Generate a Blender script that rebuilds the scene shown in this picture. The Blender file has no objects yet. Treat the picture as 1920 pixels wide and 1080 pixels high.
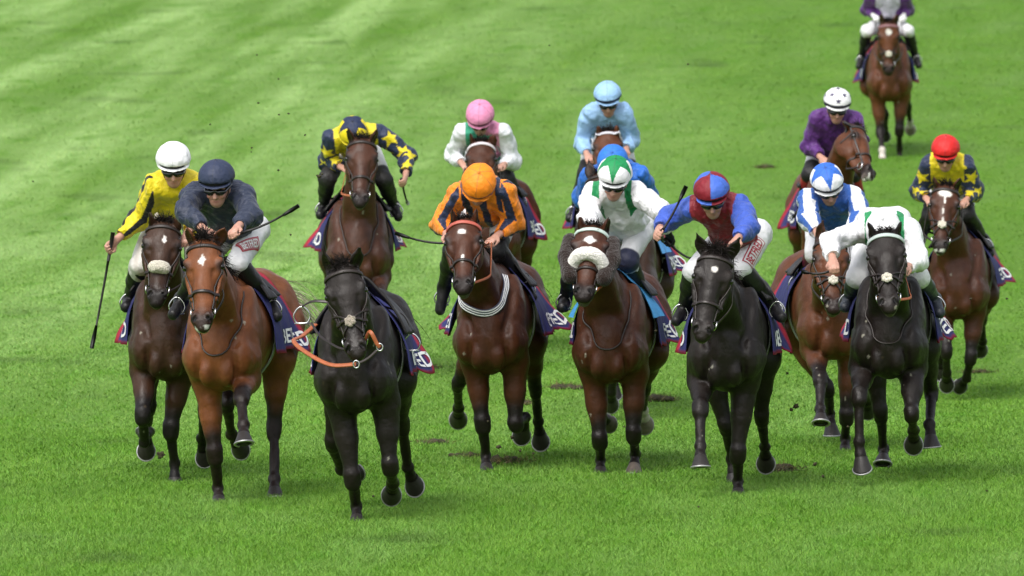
import bpy, math, random
import numpy as np
from mathutils import Vector
random.seed(7); rng = np.random.default_rng(11)
sc = bpy.context.scene
COL = sc.collection
Q = 1.0                      # mesh fineness (1 = final)

# ------------------------------------------------------------------ camera
CAM_Z = 4.0; PITCH = math.radians(2.33); FPX = 16860.0
cd = bpy.data.cameras.new('camera'); cam = bpy.data.objects.new('camera', cd); COL.objects.link(cam)
cam.location = (0, 0, CAM_Z); cam.rotation_euler = (math.pi/2 - PITCH, 0, 0)
cd.sensor_width = 36.0; cd.lens = FPX/1920*36.0; cd.clip_start = 1.0; cd.clip_end = 3000
cd.dof.use_dof = True; cd.dof.focus_distance = 62.5; cd.dof.aperture_fstop = 6.3
sc.camera = cam
CP = np.array([0, 0, CAM_Z]); CF = np.array([0, math.cos(PITCH), -math.sin(PITCH)])
CU = np.array([0, math.sin(PITCH), math.cos(PITCH)]); CR = np.array([1.0, 0, 0])

# ------------------------------------------------------------------ light
SUN_EL = math.radians(52); SUN_AZ = math.radians(205)      # azimuth of the sun measured from +Y clockwise
w = bpy.data.worlds.new('World'); sc.world = w; w.use_nodes = True
nt = w.node_tree; bg = nt.nodes['Background']
sky = nt.nodes.new('ShaderNodeTexSky'); sky.sky_type = 'NISHITA'; sky.sun_disc = False
sky.sun_elevation = SUN_EL; sky.sun_rotation = SUN_AZ; sky.dust_density = 4.0; sky.air_density = 1.0; sky.ozone_density = 1.0
hs = nt.nodes.new('ShaderNodeHueSaturation'); hs.inputs['Saturation'].default_value = 0.35
nt.links.new(sky.outputs[0], hs.inputs['Color']); nt.links.new(hs.outputs[0], bg.inputs[0]); bg.inputs[1].default_value = 0.15
sl = bpy.data.lights.new('sun', 'SUN'); sl.energy = 1.25; sl.angle = math.radians(32); sl.color = (1.0, 0.97, 0.92)
so = bpy.data.objects.new('sun', sl); COL.objects.link(so)
sd = Vector((math.sin(SUN_AZ)*math.cos(SUN_EL), math.cos(SUN_AZ)*math.cos(SUN_EL), math.sin(SUN_EL)))
so.rotation_euler = sd.to_track_quat('Z', 'Y').to_euler()
sc.view_settings.view_transform = 'Standard'; sc.view_settings.look = 'None'
sc.view_settings.gamma = 1.0; sc.view_settings.exposure = 0.62

# ------------------------------------------------------------------ materials
def mat(name, rough=0.5, col=None, spec=0.5, noise=0.12, nscale=30.0, bump=0.0, bscale=60.0, sheen=0.0, metal=0.0, coat=0.0):
    m = bpy.data.materials.new(name); m.use_nodes = True; t = m.node_tree; n = t.nodes; l = t.links
    b = n['Principled BSDF']; b.inputs['Roughness'].default_value = rough; b.inputs['Metallic'].default_value = metal
    b.inputs['Specular IOR Level'].default_value = spec; b.inputs['Sheen Weight'].default_value = sheen
    b.inputs['Coat Weight'].default_value = coat
    tc = n.new('ShaderNodeTexCoord'); nz = n.new('ShaderNodeTexNoise'); nz.inputs['Scale'].default_value = nscale
    nz.inputs['Detail'].default_value = 5; l.new(tc.outputs['Object'], nz.inputs['Vector'])
    mr = n.new('ShaderNodeMapRange'); mr.inputs[1].default_value = 0.25; mr.inputs[2].default_value = 0.75
    mr.inputs[3].default_value = 1-noise; mr.inputs[4].default_value = 1+noise; l.new(nz.outputs['Fac'], mr.inputs[0])
    mx = n.new('ShaderNodeVectorMath'); mx.operation = 'SCALE'
    if col is None:
        at = n.new('ShaderNodeAttribute'); at.attribute_name = 'Col'; l.new(at.outputs['Color'], mx.inputs[0])
    else: mx.inputs[0].default_value = col
    l.new(mr.outputs[0], mx.inputs['Scale']); l.new(mx.outputs[0], b.inputs['Base Color'])
    if bump:
        bn = n.new('ShaderNodeTexNoise'); bn.inputs['Scale'].default_value = bscale; bn.inputs['Detail'].default_value = 6
        l.new(tc.outputs['Object'], bn.inputs['Vector'])
        bm_ = n.new('ShaderNodeBump'); bm_.inputs['Strength'].default_value = 1.0; bm_.inputs['Distance'].default_value = bump
        l.new(bn.outputs['Fac'], bm_.inputs['Height']); l.new(bm_.outputs[0], b.inputs['Normal'])
    return m
def coat_extra(m):
    t = m.node_tree; n = t.nodes; l = t.links; b = n['Principled BSDF']; tc = n.new('ShaderNodeTexCoord')
    a = n.new('ShaderNodeTexNoise'); a.inputs['Scale'].default_value = 7; a.inputs['Detail'].default_value = 4; l.new(tc.outputs['Object'], a.inputs['Vector'])
    r = n.new('ShaderNodeMapRange'); r.inputs[1].default_value = .3; r.inputs[2].default_value = .7; r.inputs[3].default_value = .34; r.inputs[4].default_value = .62; l.new(a.outputs['Fac'], r.inputs[0]); l.new(r.outputs[0], b.inputs['Roughness'])
    # muscle strands and veins: stretched noise ridges over the first bump
    mp = n.new('ShaderNodeMapping'); mp.inputs['Scale'].default_value = (1, 1, .35); l.new(tc.outputs['Object'], mp.inputs[0])
    q = n.new('ShaderNodeTexNoise'); q.noise_type = 'RIDGED_MULTIFRACTAL'; q.inputs['Scale'].default_value = 9; q.inputs['Detail'].default_value = 3; l.new(mp.outputs[0], q.inputs['Vector'])
    f = n.new('ShaderNodeTexNoise'); f.inputs['Scale'].default_value = 130; f.inputs['Detail'].default_value = 2; l.new(mp.outputs[0], f.inputs['Vector'])
    old = b.inputs['Normal'].links[0].from_node; b1 = n.new('ShaderNodeBump'); b1.inputs['Distance'].default_value = .006; l.new(q.outputs['Fac'], b1.inputs['Height']); l.new(old.outputs[0], b1.inputs['Normal'])
    b2 = n.new('ShaderNodeBump'); b2.inputs['Distance'].default_value = .0016; l.new(f.outputs['Fac'], b2.inputs['Height']); l.new(b1.outputs[0], b2.inputs['Normal']); l.new(b2.outputs[0], b.inputs['Normal'])
M = dict(
    coat=mat('horse_coat', 0.43, noise=0.25, nscale=11, bump=0.007, bscale=18, spec=0.30),
    silk=mat('racing_silk', 0.48, noise=0.06, nscale=12, bump=0.028, bscale=15, spec=0.35, sheen=0.1),
    cap=mat('cap_cover', 0.55, noise=0.06, bump=0.008, bscale=28, spec=0.3),
    skin=mat('skin', 0.5, noise=0.10, nscale=40, bump=0.001, bscale=90),
    leather=mat('black_leather', 0.5, (0.012, 0.010, 0.010), noise=0.3, bump=0.003, bscale=30),
    strap=mat('brown_strap', 0.4, (0.020, 0.013, 0.011), noise=0.3),
    tan=mat('tan_leather', 0.5, (0.36, 0.10, 0.035), noise=0.15),
    breech=mat('breeches', 0.6, noise=0.06, nscale=20, bump=0.012, bscale=20),
    steel=mat('steel', 0.25, (0.6, 0.6, 0.6), metal=1.0, noise=0.1),
    shoe=mat('horseshoe_alloy', 0.45, (0.40, 0.40, 0.40), metal=0.6, noise=0.15),
    hoof=mat('hoof_horn', 0.5, noise=0.3, nscale=25, bump=0.002, bscale=60),
    eye=mat('eye_dark', 0.05, (0.006, 0.004, 0.003), noise=0.0, coat=0.5),
    lens=mat('goggle_lens', 0.08, (0.008, 0.008, 0.010), noise=0.0, coat=0.6),
    hair=mat('horse_hair', 0.75, noise=0.3, nscale=40, spec=0.12),
    cloth=mat('saddle_cloth', 0.75, noise=0.08, nscale=40, bump=0.004, bscale=25),
    white=mat('white_print', 0.6, (0.75, 0.75, 0.76), noise=0.03),
    fleece=mat('fleece', 0.9, noise=0.12, nscale=80, bump=0.02, bscale=90, sheen=0.3, spec=0.1),
    soil=mat('soil', 0.9, (0.040, 0.034, 0.014), noise=0.5, nscale=30, bump=0.01, bscale=60),
    paint=mat('painted', 0.5, noise=0.06))

coat_extra(M['coat'])
# ------------------------------------------------------------------ object helpers
def link(o, parent=None):
    COL.objects.link(o)
    if parent is not None: o.parent = parent
    return o
def empty(name, loc, rz, label, cat, group=None):
    o = bpy.data.objects.new(name, None); link(o); o.location = loc; o.rotation_euler = (0, 0, rz)
    o.empty_display_size = 0.2; o['label'] = label; o['category'] = cat
    if group: o['group'] = group
    return o
def tag(o, label, cat, group=None):
    o['label'] = label; o['category'] = cat
    if group: o['group'] = group
    return o
def mesh(name, V, F, m, parent=None, col=None, smooth=True):
    """V (n,3), F quads/tris array or list of arrays"""
    V = np.asarray(V, np.float32); me = bpy.data.meshes.new(name)
    Fs = F if isinstance(F, list) else [F]
    Fs = [np.asarray(f, np.int32) for f in Fs if len(f)]
    me.vertices.add(len(V)); me.vertices.foreach_set('co', V.ravel())
    nl = sum(f.size for f in Fs); me.loops.add(nl)
    me.loops.foreach_set('vertex_index', np.concatenate([f.ravel() for f in Fs]))
    tot = np.concatenate([np.full(len(f), f.shape[1], np.int32) for f in Fs])
    me.polygons.add(len(tot)); me.polygons.foreach_set('loop_start', np.concatenate([[0], np.cumsum(tot)[:-1]]).astype(np.int32))
    me.polygons.foreach_set('loop_total', tot)
    if smooth: me.polygons.foreach_set('use_smooth', np.ones(len(tot), bool))
    me.update(calc_edges=True)
    if col is not None:
        a = me.color_attributes.new('Col', 'FLOAT_COLOR', 'POINT'); c = np.ones((len(V), 4), np.float32)
        c[:, :3] = col; a.data.foreach_set('color', c.ravel())
    me.materials.append(M[m] if isinstance(m, str) else m)
    return link(bpy.data.objects.new(name, me), parent)
def nrm(v):
    v = np.asarray(v, float); return v/(np.linalg.norm(v)+1e-12)
class Geo:
    def __init__(s): s.V = []; s.F4 = []; s.F3 = []; s.n = 0; s.C = []
    def add(s, V, F4=None, F3=None, col=None):
        V = np.asarray(V, float)
        if F4 is not None and len(F4): s.F4.append(np.asarray(F4)+s.n)
        if F3 is not None and len(F3): s.F3.append(np.asarray(F3)+s.n)
        if col is not None: s.C.append(np.broadcast_to(col, (len(V), 3)))
        s.V.append(V); s.n += len(V)
    def build(s, name, m, parent=None, smooth=True):
        F = []
        if s.F4: F.append(np.concatenate(s.F4))
        if s.F3: F.append(np.concatenate(s.F3))
        return mesh(name, np.concatenate(s.V), F, m, parent, np.concatenate(s.C) if s.C else None, smooth)
def grid_faces(nu, nv, cu=False, cv=False):
    i, j = np.meshgrid(np.arange(nu if cu else nu-1), np.arange(nv if cv else nv-1), indexing='ij')
    i = i.ravel(); j = j.ravel(); i2 = (i+1) % nu; j2 = (j+1) % nv
    return np.stack([i*nv+j, i2*nv+j, i2*nv+j2, i*nv+j2], 1)
def tube(g, P, r, n=8, col=None, closed=False):
    P = np.asarray(P, float); r = np.broadcast_to(r, len(P)); T = np.gradient(P, axis=0)
    if closed: T = np.roll(P, -1, 0)-np.roll(P, 1, 0)
    T /= np.linalg.norm(T, axis=1, keepdims=True)+1e-9
    u = np.cross(T[0], [0.3, 0.2, 1.0]); u = nrm(u); U = []
    for t in T:
        u = nrm(u - t*np.dot(u, t)); U.append(u)
    U = np.array(U); W = np.cross(T, U); a = np.linspace(0, 2*np.pi, n, endpoint=False)
    V = P[:, None]+r[:, None, None]*(np.cos(a)[None, :, None]*U[:, None]+np.sin(a)[None, :, None]*W[:, None])
    F = grid_faces(len(P), n, closed, True); V = V.reshape(-1, 3)
    if not closed:
        k = len(V); V = np.vstack([V, P[0], P[-1]]); j = np.arange(n); j2 = (j+1) % n
        F3 = np.vstack([np.stack([np.full(n, k), j2, j], 1), np.stack([np.full(n, k+1), k-n+j, k-n+j2], 1)])
    else: F3 = None
    g.add(V, F, F3, col)
def strap(g, P, N, wdt, th=0.004, closed=False, col=None):
    """ribbon of width wdt along P, outward normals N"""
    P = np.asarray(P, float); N = np.asarray(N, float)
    T = (np.roll(P, -1, 0)-np.roll(P, 1, 0)) if closed else np.gradient(P, axis=0)
    T /= np.linalg.norm(T, axis=1, keepdims=True)+1e-9
    B = np.cross(T, N); B /= np.linalg.norm(B, axis=1, keepdims=True)+1e-9; N2 = np.cross(B, T)
    V = np.stack([P-B*wdt/2-N2*th, P-B*wdt/2+N2*th*.6, P-B*wdt*.25+N2*th, P+B*wdt*.25+N2*th, P+B*wdt/2+N2*th*.6, P+B*wdt/2-N2*th], 1).reshape(-1, 3)
    F = grid_faces(len(P), 6, closed, True); g.add(V, F, None, col)
def bez(pts, n=16):
    """catmull-rom through pts"""
    P = np.array(pts, float); P = np.vstack([2*P[0]-P[1], P, 2*P[-1]-P[-2]]); out = []
    k = len(P)-3; m = max(2, n//k)
    for i in range(k):
        for t in np.linspace(0, 1, m, endpoint=False):
            a, b, c, d = P[i:i+4]
            out.append(.5*((2*b)+(-a+c)*t+(2*a-5*b+4*c-d)*t*t+(-a+3*b-3*c+d)*t**3))
    out.append(P[-2]); return np.array(out)

# ------------------------------------------------------------------ signed distance modelling
class SDF:
    def __init__(s, lo, hi, h):
        s.h = h; s.lo = np.array(lo, float); s.n = np.maximum(4, np.ceil((np.array(hi)-s.lo)/h).astype(int)+1)
        s.d = np.full(s.n, 0.5, np.float32); s.ax = [(s.lo[i]+h*np.arange(s.n[i])).astype(np.float32) for i in range(3)]
    def _sub(s, lo, hi):
        a = np.clip(np.floor((np.array(lo)-s.lo)/s.h).astype(int), 0, s.n); b = np.clip(np.ceil((np.array(hi)-s.lo)/s.h).astype(int)+1, 0, s.n)
        sl_ = tuple(slice(a[i], b[i]) for i in range(3))
        return sl_, [s.ax[i][sl_[i]].reshape([-1 if j == i else 1 for j in range(3)]) for i in range(3)]
    def comb(s, sl_, d2, k, sub=False):
        d1 = s.d[sl_]
        if d1.size == 0: return
        if sub: s.d[sl_] = -_smin(-d1, d2, k)
        else: s.d[sl_] = _smin(d1, d2, k)
    def cone(s, a, b, ra, rb, k=0.02, sq=None, sub=False):
        a = np.asarray(a, np.float32); b = np.asarray(b, np.float32); m = max(ra, rb)+k+2*s.h
        f = 1.0
        if sq is not None: f = sq[1]; sd_ = nrm(sq[0]).astype(np.float32)
        m2 = m*max(1, f)
        sl_, (X, Y, Z) = s._sub(np.minimum(a, b)-m2, np.maximum(a, b)+m2)
        X = X-a[0]; Y = Y-a[1]; Z = Z-a[2]; ba = (b-a).astype(np.float32)
        if sq is not None:
            c = np.float32(1/f-1); q = (X*sd_[0]+Y*sd_[1]+Z*sd_[2])*c
            X = X+q*sd_[0]; Y = Y+q*sd_[1]; Z = Z+q*sd_[2]; ba = ba+c*np.dot(ba, sd_)*sd_
        L = float(np.dot(ba, ba))+1e-12
        t = np.clip((X*ba[0]+Y*ba[1]+Z*ba[2])/L, 0, 1)
        d = np.sqrt((X-t*ba[0])**2+(Y-t*ba[1])**2+(Z-t*ba[2])**2)-(ra+(rb-ra)*t)
        s.comb(sl_, d*min(1, f), k, sub)
    def ell(s, c, r, k=0.03, axes=None, sub=False):
        c = np.asarray(c, np.float32); r = np.asarray(r, np.float32); m = float(r.max())+k+2*s.h
        A = np.eye(3) if axes is None else np.array([nrm(a) for a in axes]); A = A.astype(np.float32)
        ext = np.sqrt(((A*r[:, None])**2).sum(0))+k+2*s.h
        sl_, (X, Y, Z) = s._sub(c-ext, c+ext); X = X-c[0]; Y = Y-c[1]; Z = Z-c[2]
        k0 = 0; k1 = 0
        for i in range(3):
            p = (X*A[i, 0]+Y*A[i, 1]+Z*A[i, 2])/r[i]; k0 = k0+p*p; k1 = k1+(p/r[i])**2
        k0 = np.sqrt(k0); k1 = np.sqrt(k1)+1e-9
        s.comb(sl_, k0*(k0-1)/k1, k, sub)
    def plane(s, p, n_, k=0.003):
        """keep the side opposite to n"""
        n_ = nrm(n_); X, Y, Z = [s.ax[i].reshape([-1 if j == i else 1 for j in range(3)]) for i in range(3)]
        d = ((X-p[0])*n_[0]+(Y-p[1])*n_[1]+(Z-p[2])*n_[2]).astype(np.float32)
        s.d = np.maximum(s.d, d)
    def noise(s, amp, fr, seed=0, ax=(1, 1, 1)):
        X, Y, Z = [s.ax[i].reshape([-1 if j == i else 1 for j in range(3)])*fr*ax[i] for i in range(3)]
        m = np.abs(s.d) < 0.05; i, j, k_ = np.nonzero(m)
        x = s.ax[0][i]*fr*ax[0]; y = s.ax[1][j]*fr*ax[1]; z = s.ax[2][k_]*fr*ax[2]
        s.d[m] += amp*fold(x, y, z, seed)
    def samp(s, P):
        P = np.asarray(P, float); q = (P-s.lo)/s.h; i = np.clip(np.floor(q).astype(int), 0, s.n-2); f = np.clip(q-i, 0, 1)
        r = 0
        for dx in (0, 1):
            for dy in (0, 1):
                for dz in (0, 1):
                    wgt = (f[..., 0] if dx else 1-f[..., 0])*(f[..., 1] if dy else 1-f[..., 1])*(f[..., 2] if dz else 1-f[..., 2])
                    r = r+wgt*s.d[i[..., 0]+dx, i[..., 1]+dy, i[..., 2]+dz]
        return r
    def cast(s, O, D, tmax, n=120):
        """first hit along O + D t; misses -> end"""
        O = np.atleast_2d(O).astype(float); D = np.atleast_2d(D).astype(float); O, D = np.broadcast_arrays(O, D)
        t = np.linspace(0, tmax, n); P = O[:, None]+D[:, None]*t[None, :, None]; v = s.samp(P); ins = v < 0
        first = np.where(ins.any(1), ins.argmax(1), n-1); first = np.maximum(first, 1); r_ = np.arange(len(O))
        v1 = v[r_, first]; v0 = v[r_, first-1]; f = np.where(v1 < 0, v0/(v0-v1+1e-9), 1.0)
        tt = t[first-1]+(t[first]-t[first-1])*np.clip(f, 0, 1)
        return O+D*tt[:, None]
    def extract(s, smooth=1):
        d = s.d; sg = d < 0
        c = [sg[i:sg.shape[0]-1+i, j:sg.shape[1]-1+j, k:sg.shape[2]-1+k] for i in (0, 1) for j in (0, 1) for k in (0, 1)]
        anyi = c[0].copy(); alli = c[0].copy()
        for q in c[1:]: anyi |= q; alli &= q
        I, J, K = np.nonzero(anyi & ~alli); n = len(I)
        vid = np.full(np.array(d.shape)-1, -1, np.int32); vid[I, J, K] = np.arange(n)
        cv = np.stack([d[I+i, J+j, K+k] for i in (0, 1) for j in (0, 1) for k in (0, 1)], 1)
        off = np.array([(i, j, k) for i in (0, 1) for j in (0, 1) for k in (0, 1)], np.float32)
        acc = np.zeros((n, 3), np.float32); cnt = np.zeros(n, np.float32)
        for a in range(8):
            for b in range(a+1, 8):
                if np.abs(off[a]-off[b]).sum() != 1: continue
                x = (cv[:, a] < 0) != (cv[:, b] < 0); t = np.where(x, cv[:, a]/(cv[:, a]-cv[:, b]+1e-12), 0)
                acc += np.where(x[:, None], off[a]+(off[b]-off[a])*t[:, None], 0); cnt += x
        P = np.stack([I, J, K], 1)+acc/cnt[:, None]; P = s.lo+P*s.h
        Fq = []
        for ax in range(3):
            sh = [slice(None)]*3; sh2 = [slice(None)]*3; sh[ax] = slice(0, -1); sh2[ax] = slice(1, None)
            A = sg[tuple(sh)]; B = sg[tuple(sh2)]; x = A != B
            E = np.array(np.nonzero(x)); u, v = [(1, 2), (2, 0), (0, 1)][ax]
            ok = (E[u] > 0) & (E[v] > 0) & (E[u] < d.shape[u]-1) & (E[v] < d.shape[v]-1); E = E[:, ok]
            fl = A[tuple(E)]
            q = []
            for du, dv in ((-1, -1), (0, -1), (0, 0), (-1, 0)):
                G = E.copy(); G[u] += du; G[v] += dv; q.append(vid[tuple(G)])
            q = np.stack(q, 1); q[~fl] = q[~fl][:, ::-1]; Fq.append(q)
        F = np.concatenate(Fq); F = F[(F >= 0).all(1)]
        e = np.concatenate([F[:, [0, 1]], F[:, [1, 2]], F[:, [2, 3]], F[:, [3, 0]]])
        for _ in range(smooth):
            ac = np.stack([np.bincount(e[:, 0], P[e[:, 1], k], n)+np.bincount(e[:, 1], P[e[:, 0], k], n) for k in range(3)], 1)
            dg = np.bincount(e[:, 0], minlength=n)+np.bincount(e[:, 1], minlength=n); P = .45*P+.55*ac/np.maximum(dg, 1)[:, None]
        s.P = P; s.F = F
        return P, F
def _smin(a, b, k):
    if k <= 1e-4: return np.minimum(a, b)
    h = np.clip(.5+.5*(b-a)/k, 0, 1); return b*(1-h)+a*h-k*h*(1-h)
def fold(x, y, z, seed=0):
    a = 1.7*seed
    u = x+.6*np.sin(1.3*y+a)+.4*np.sin(2.1*z-a); v = y+.6*np.sin(1.1*z+2*a)+.4*np.sin(1.9*x); w_ = z+.6*np.sin(1.2*x-a)+.3*np.sin(2.3*y)
    return (np.sin(2*u+v+a)+.7*np.sin(2.3*w_-u+3*a)+.5*np.sin(4.1*v+1.7*w_)+.3*np.sin(7.3*u-3.1*w_))/2.2
def normals(P, F):
    n = np.cross(P[F[:, 2]]-P[F[:, 0]], P[F[:, 3]]-P[F[:, 1]]); N = np.zeros_like(P)
    for c in range(4):
        for k in range(3): N[:, k] += np.bincount(F[:, c], n[:, k], len(P))
    return N/(np.linalg.norm(N, axis=1, keepdims=True)+1e-12)
def segd(P, a, b):
    a = np.asarray(a, float); b = np.asarray(b, float); ba = b-a; t = np.clip(((P-a)@ba)/(ba@ba+1e-12), 0, 1)
    return np.linalg.norm(P-a-t[:, None]*ba, axis=1), t
def mixc(C, wgt, col):
    wgt = np.clip(wgt, 0, 1)[:, None]; return C*(1-wgt)+np.asarray(col)*wgt
def sstep(x, a, b):
    t = np.clip((x-a)/(b-a), 0, 1); return t*t*(3-2*t)
def starm(u, v, r, rot=0.0, inner=0.42, n=5):
    """1 inside an n-pointed star"""
    th = (np.arctan2(u, v)+rot) % (2*np.pi/n); th = np.minimum(th, 2*np.pi/n-th); rr = np.hypot(u, v)/r
    a = np.pi/n; x = rr*np.cos(th); y = rr*np.sin(th); ix = inner*math.cos(a); iy = inner*math.sin(a)
    # edge from (1,0) to (ix,iy)
    s_ = (ix-1)*(y-0)-(iy-0)*(x-1)
    return (s_ > 0)

# ------------------------------------------------------------------ terrain
TD = np.array([-50, 0, 50, 60, 68, 74, 80, 90, 100, 110, 125, 150, 180, 250, 400, 700, 1500.])
TZ = np.array([0.3, 0.1, 0, 0, 0, -.14, -.26, -.02, .48, 1.09, 1.75, 2.75, 4.3, 8.5, 16, 24, 26.])
def _pchip(x, X, Y):
    h = np.diff(X); dl = np.diff(Y)/h; m = np.zeros_like(Y); m[1:-1] = np.where(dl[:-1]*dl[1:] > 0, 2*dl[:-1]*dl[1:]/(dl[:-1]+dl[1:]+1e-12), 0)
    m[0] = dl[0]; m[-1] = dl[-1]; i = np.clip(np.searchsorted(X, x)-1, 0, len(h)-1); t = (x-X[i])/h[i]
    return (2*t**3-3*t*t+1)*Y[i]+(t**3-2*t*t+t)*h[i]*m[i]+(-2*t**3+3*t*t)*Y[i+1]+(t**3-t*t)*h[i]*m[i+1]
def tz(x, y):
    x = np.asarray(x, float); y = np.asarray(y, float)
    ss = lambda v, a, b: (lambda t: t*t*(3-2*t))(np.clip((v-a)/(b-a), 0, 1))
    return _pchip(np.clip(y, TD[0], TD[-1]), TD, TZ)+.42*ss(y, 71, 80)*(1-ss(y, 86, 108))*(1-ss(x, 2.2, 3.7))+.004*np.sin(x*.9+.4*y)+.003*np.sin(.37*x-.8*y+1)
def ray(px, py): return nrm(CF+CR*(px-960)/FPX-CU*(py-540)/FPX)
def proj(P):
    v = np.asarray(P)-CP; d = v@CF; return 960+FPX*(v@CR)/d, 540-FPX*(v@CU)/d
def ground_hit(px, py):
    v = ray(px, py); t = np.linspace(40, 400, 4000); P = CP+v*t[:, None]; z = tz(P[:, 0], P[:, 1]); i = np.argmax(P[:, 2] < z)
    return P[i]

def build_ground():
    gx = np.concatenate([np.linspace(-900, -40, 14)[:-1], np.linspace(-40, -14, 14)[:-1], np.linspace(-14, 14, 113), np.linspace(14, 40, 14)[1:], np.linspace(40, 900, 14)[1:]])
    gy = np.concatenate([np.linspace(-300, 40, 20)[:-1], np.linspace(40, 160, 481), np.linspace(160, 300, 60)[1:], np.linspace(300, 1500, 50)[1:]])
    X, Y = np.meshgrid(gx, gy, indexing='ij'); Z = tz(X, Y); V = np.stack([X, Y, Z], -1).reshape(-1, 3)
    m = bpy.data.materials.new('turf'); m.use_nodes = True; n = m.node_tree.nodes; l = m.node_tree.links; b = n['Principled BSDF']
    b.inputs['Roughness'].default_value = 0.9; b.inputs['Specular IOR Level'].default_value = 0.15
    turf_color(n, l, b)
    bn = n.new('ShaderNodeTexNoise'); bn.inputs['Scale'].default_value = 14; bn.inputs['Detail'].default_value = 8
    g = n.new('ShaderNodeNewGeometry'); l.new(g.outputs['Position'], bn.inputs['Vector'])
    bu = n.new('ShaderNodeBump'); bu.inputs['Distance'].default_value = 0.008; l.new(bn.outputs['Fac'], bu.inputs['Height']); l.new(bu.outputs[0], b.inputs['Normal'])
    o = mesh('ground', V, grid_faces(len(gx), len(gy))[:, ::1], m); o['kind'] = 'structure'
    return o
TURF_A = (0.066, 0.158, 0.010); TURF_B = (0.104, 0.218, 0.021); TURF_C = (0.235, 0.370, 0.115); TURF_D = (0.045, 0.095, 0.012)
def turf_color(n, l, b, gain=1.0):
    g = n.new('ShaderNodeNewGeometry')
    def noise(scale, vec=(1, 1, 1), rot=0.0, det=4, rough=.55):
        mp = n.new('ShaderNodeMapping'); mp.inputs['Scale'].default_value = vec; mp.inputs['Rotation'].default_value = (0, 0, rot)
        if rot: mp.vector_type = 'TEXTURE'
        l.new(g.outputs['Position'], mp.inputs['Vector']); t = n.new('ShaderNodeTexNoise'); t.inputs['Scale'].default_value = scale
        t.inputs['Detail'].default_value = det; t.inputs['Roughness'].default_value = rough; l.new(mp.outputs[0], t.inputs['Vector']); return t.outputs['Fac']
    def ramp(f, a, c):
        r = n.new('ShaderNodeMapRange'); r.inputs[1].default_value = a; r.inputs[2].default_value = c; l.new(f, r.inputs[0]); return r.outputs[0]
    def mix(f, a, c):
        x = n.new('ShaderNodeMix'); x.data_type = 'RGBA'; l.new(f, x.inputs[0])
        for q, i in ((a, 6), (c, 7)):
            if isinstance(q, tuple): x.inputs[i].default_value = (*[v*gain for v in q], 1)
            else: l.new(q, x.inputs[i])
        return x.outputs[2]
    c = mix(ramp(noise(1.3, (1, 5.5, 1), rot=math.radians(-4), det=4, rough=.55), .25, .75), TURF_A, TURF_B)
    fm = ramp(noise(5.0, (1, 3.5, 1), rot=math.radians(-10), det=5, rough=.65), .50, .80)
    c = mix(fm, c, (0.070, 0.150, 0.014))
    # worn lighter streaks running diagonally over the upper left of the course
    st = ramp(noise(1.0, (.75, 26.0, 1), rot=math.radians(-3.5), det=2, rough=.45), .32, .68)
    sp = n.new('ShaderNodeSeparateXYZ'); l.new(g.outputs['Position'], sp.inputs[0])
    ml = n.new('ShaderNodeMapRange'); ml.inputs[1].default_value = 4.0; ml.inputs[2].default_value = -3.0; l.new(sp.outputs[0], ml.inputs[0])
    my = n.new('ShaderNodeMapRange'); my.inputs[1].default_value = 68; my.inputs[2].default_value = 95; l.new(sp.outputs[1], my.inputs[0])
    a1 = n.new('ShaderNodeMath'); a1.operation = 'MULTIPLY'; l.new(ml.outputs[0], a1.inputs[0]); l.new(my.outputs[0], a1.inputs[1])
    a2 = n.new('ShaderNodeMath'); a2.operation = 'MULTIPLY'; l.new(a1.outputs[0], a2.inputs[0]); l.new(st, a2.inputs[1])
    c = mix(a2.outputs[0], c, TURF_C)
    c2 = mix(ramp(noise(.9, (1, 5, 1), rot=math.radians(-5), det=4), .46, .76), c, TURF_C if False else (0.105, 0.205, 0.035))
    c2 = mix(ramp(noise(2.6, (1, 4, 1), rot=math.radians(-8), det=3), .52, .80), c2, (0.070, 0.185, 0.008))
    c3 = mix(ramp(noise(.9, (1, .6, 1), det=3, rough=.4), .62, .85), c2, TURF_D)
    l.new(c3, b.inputs['Base Color'])

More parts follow.
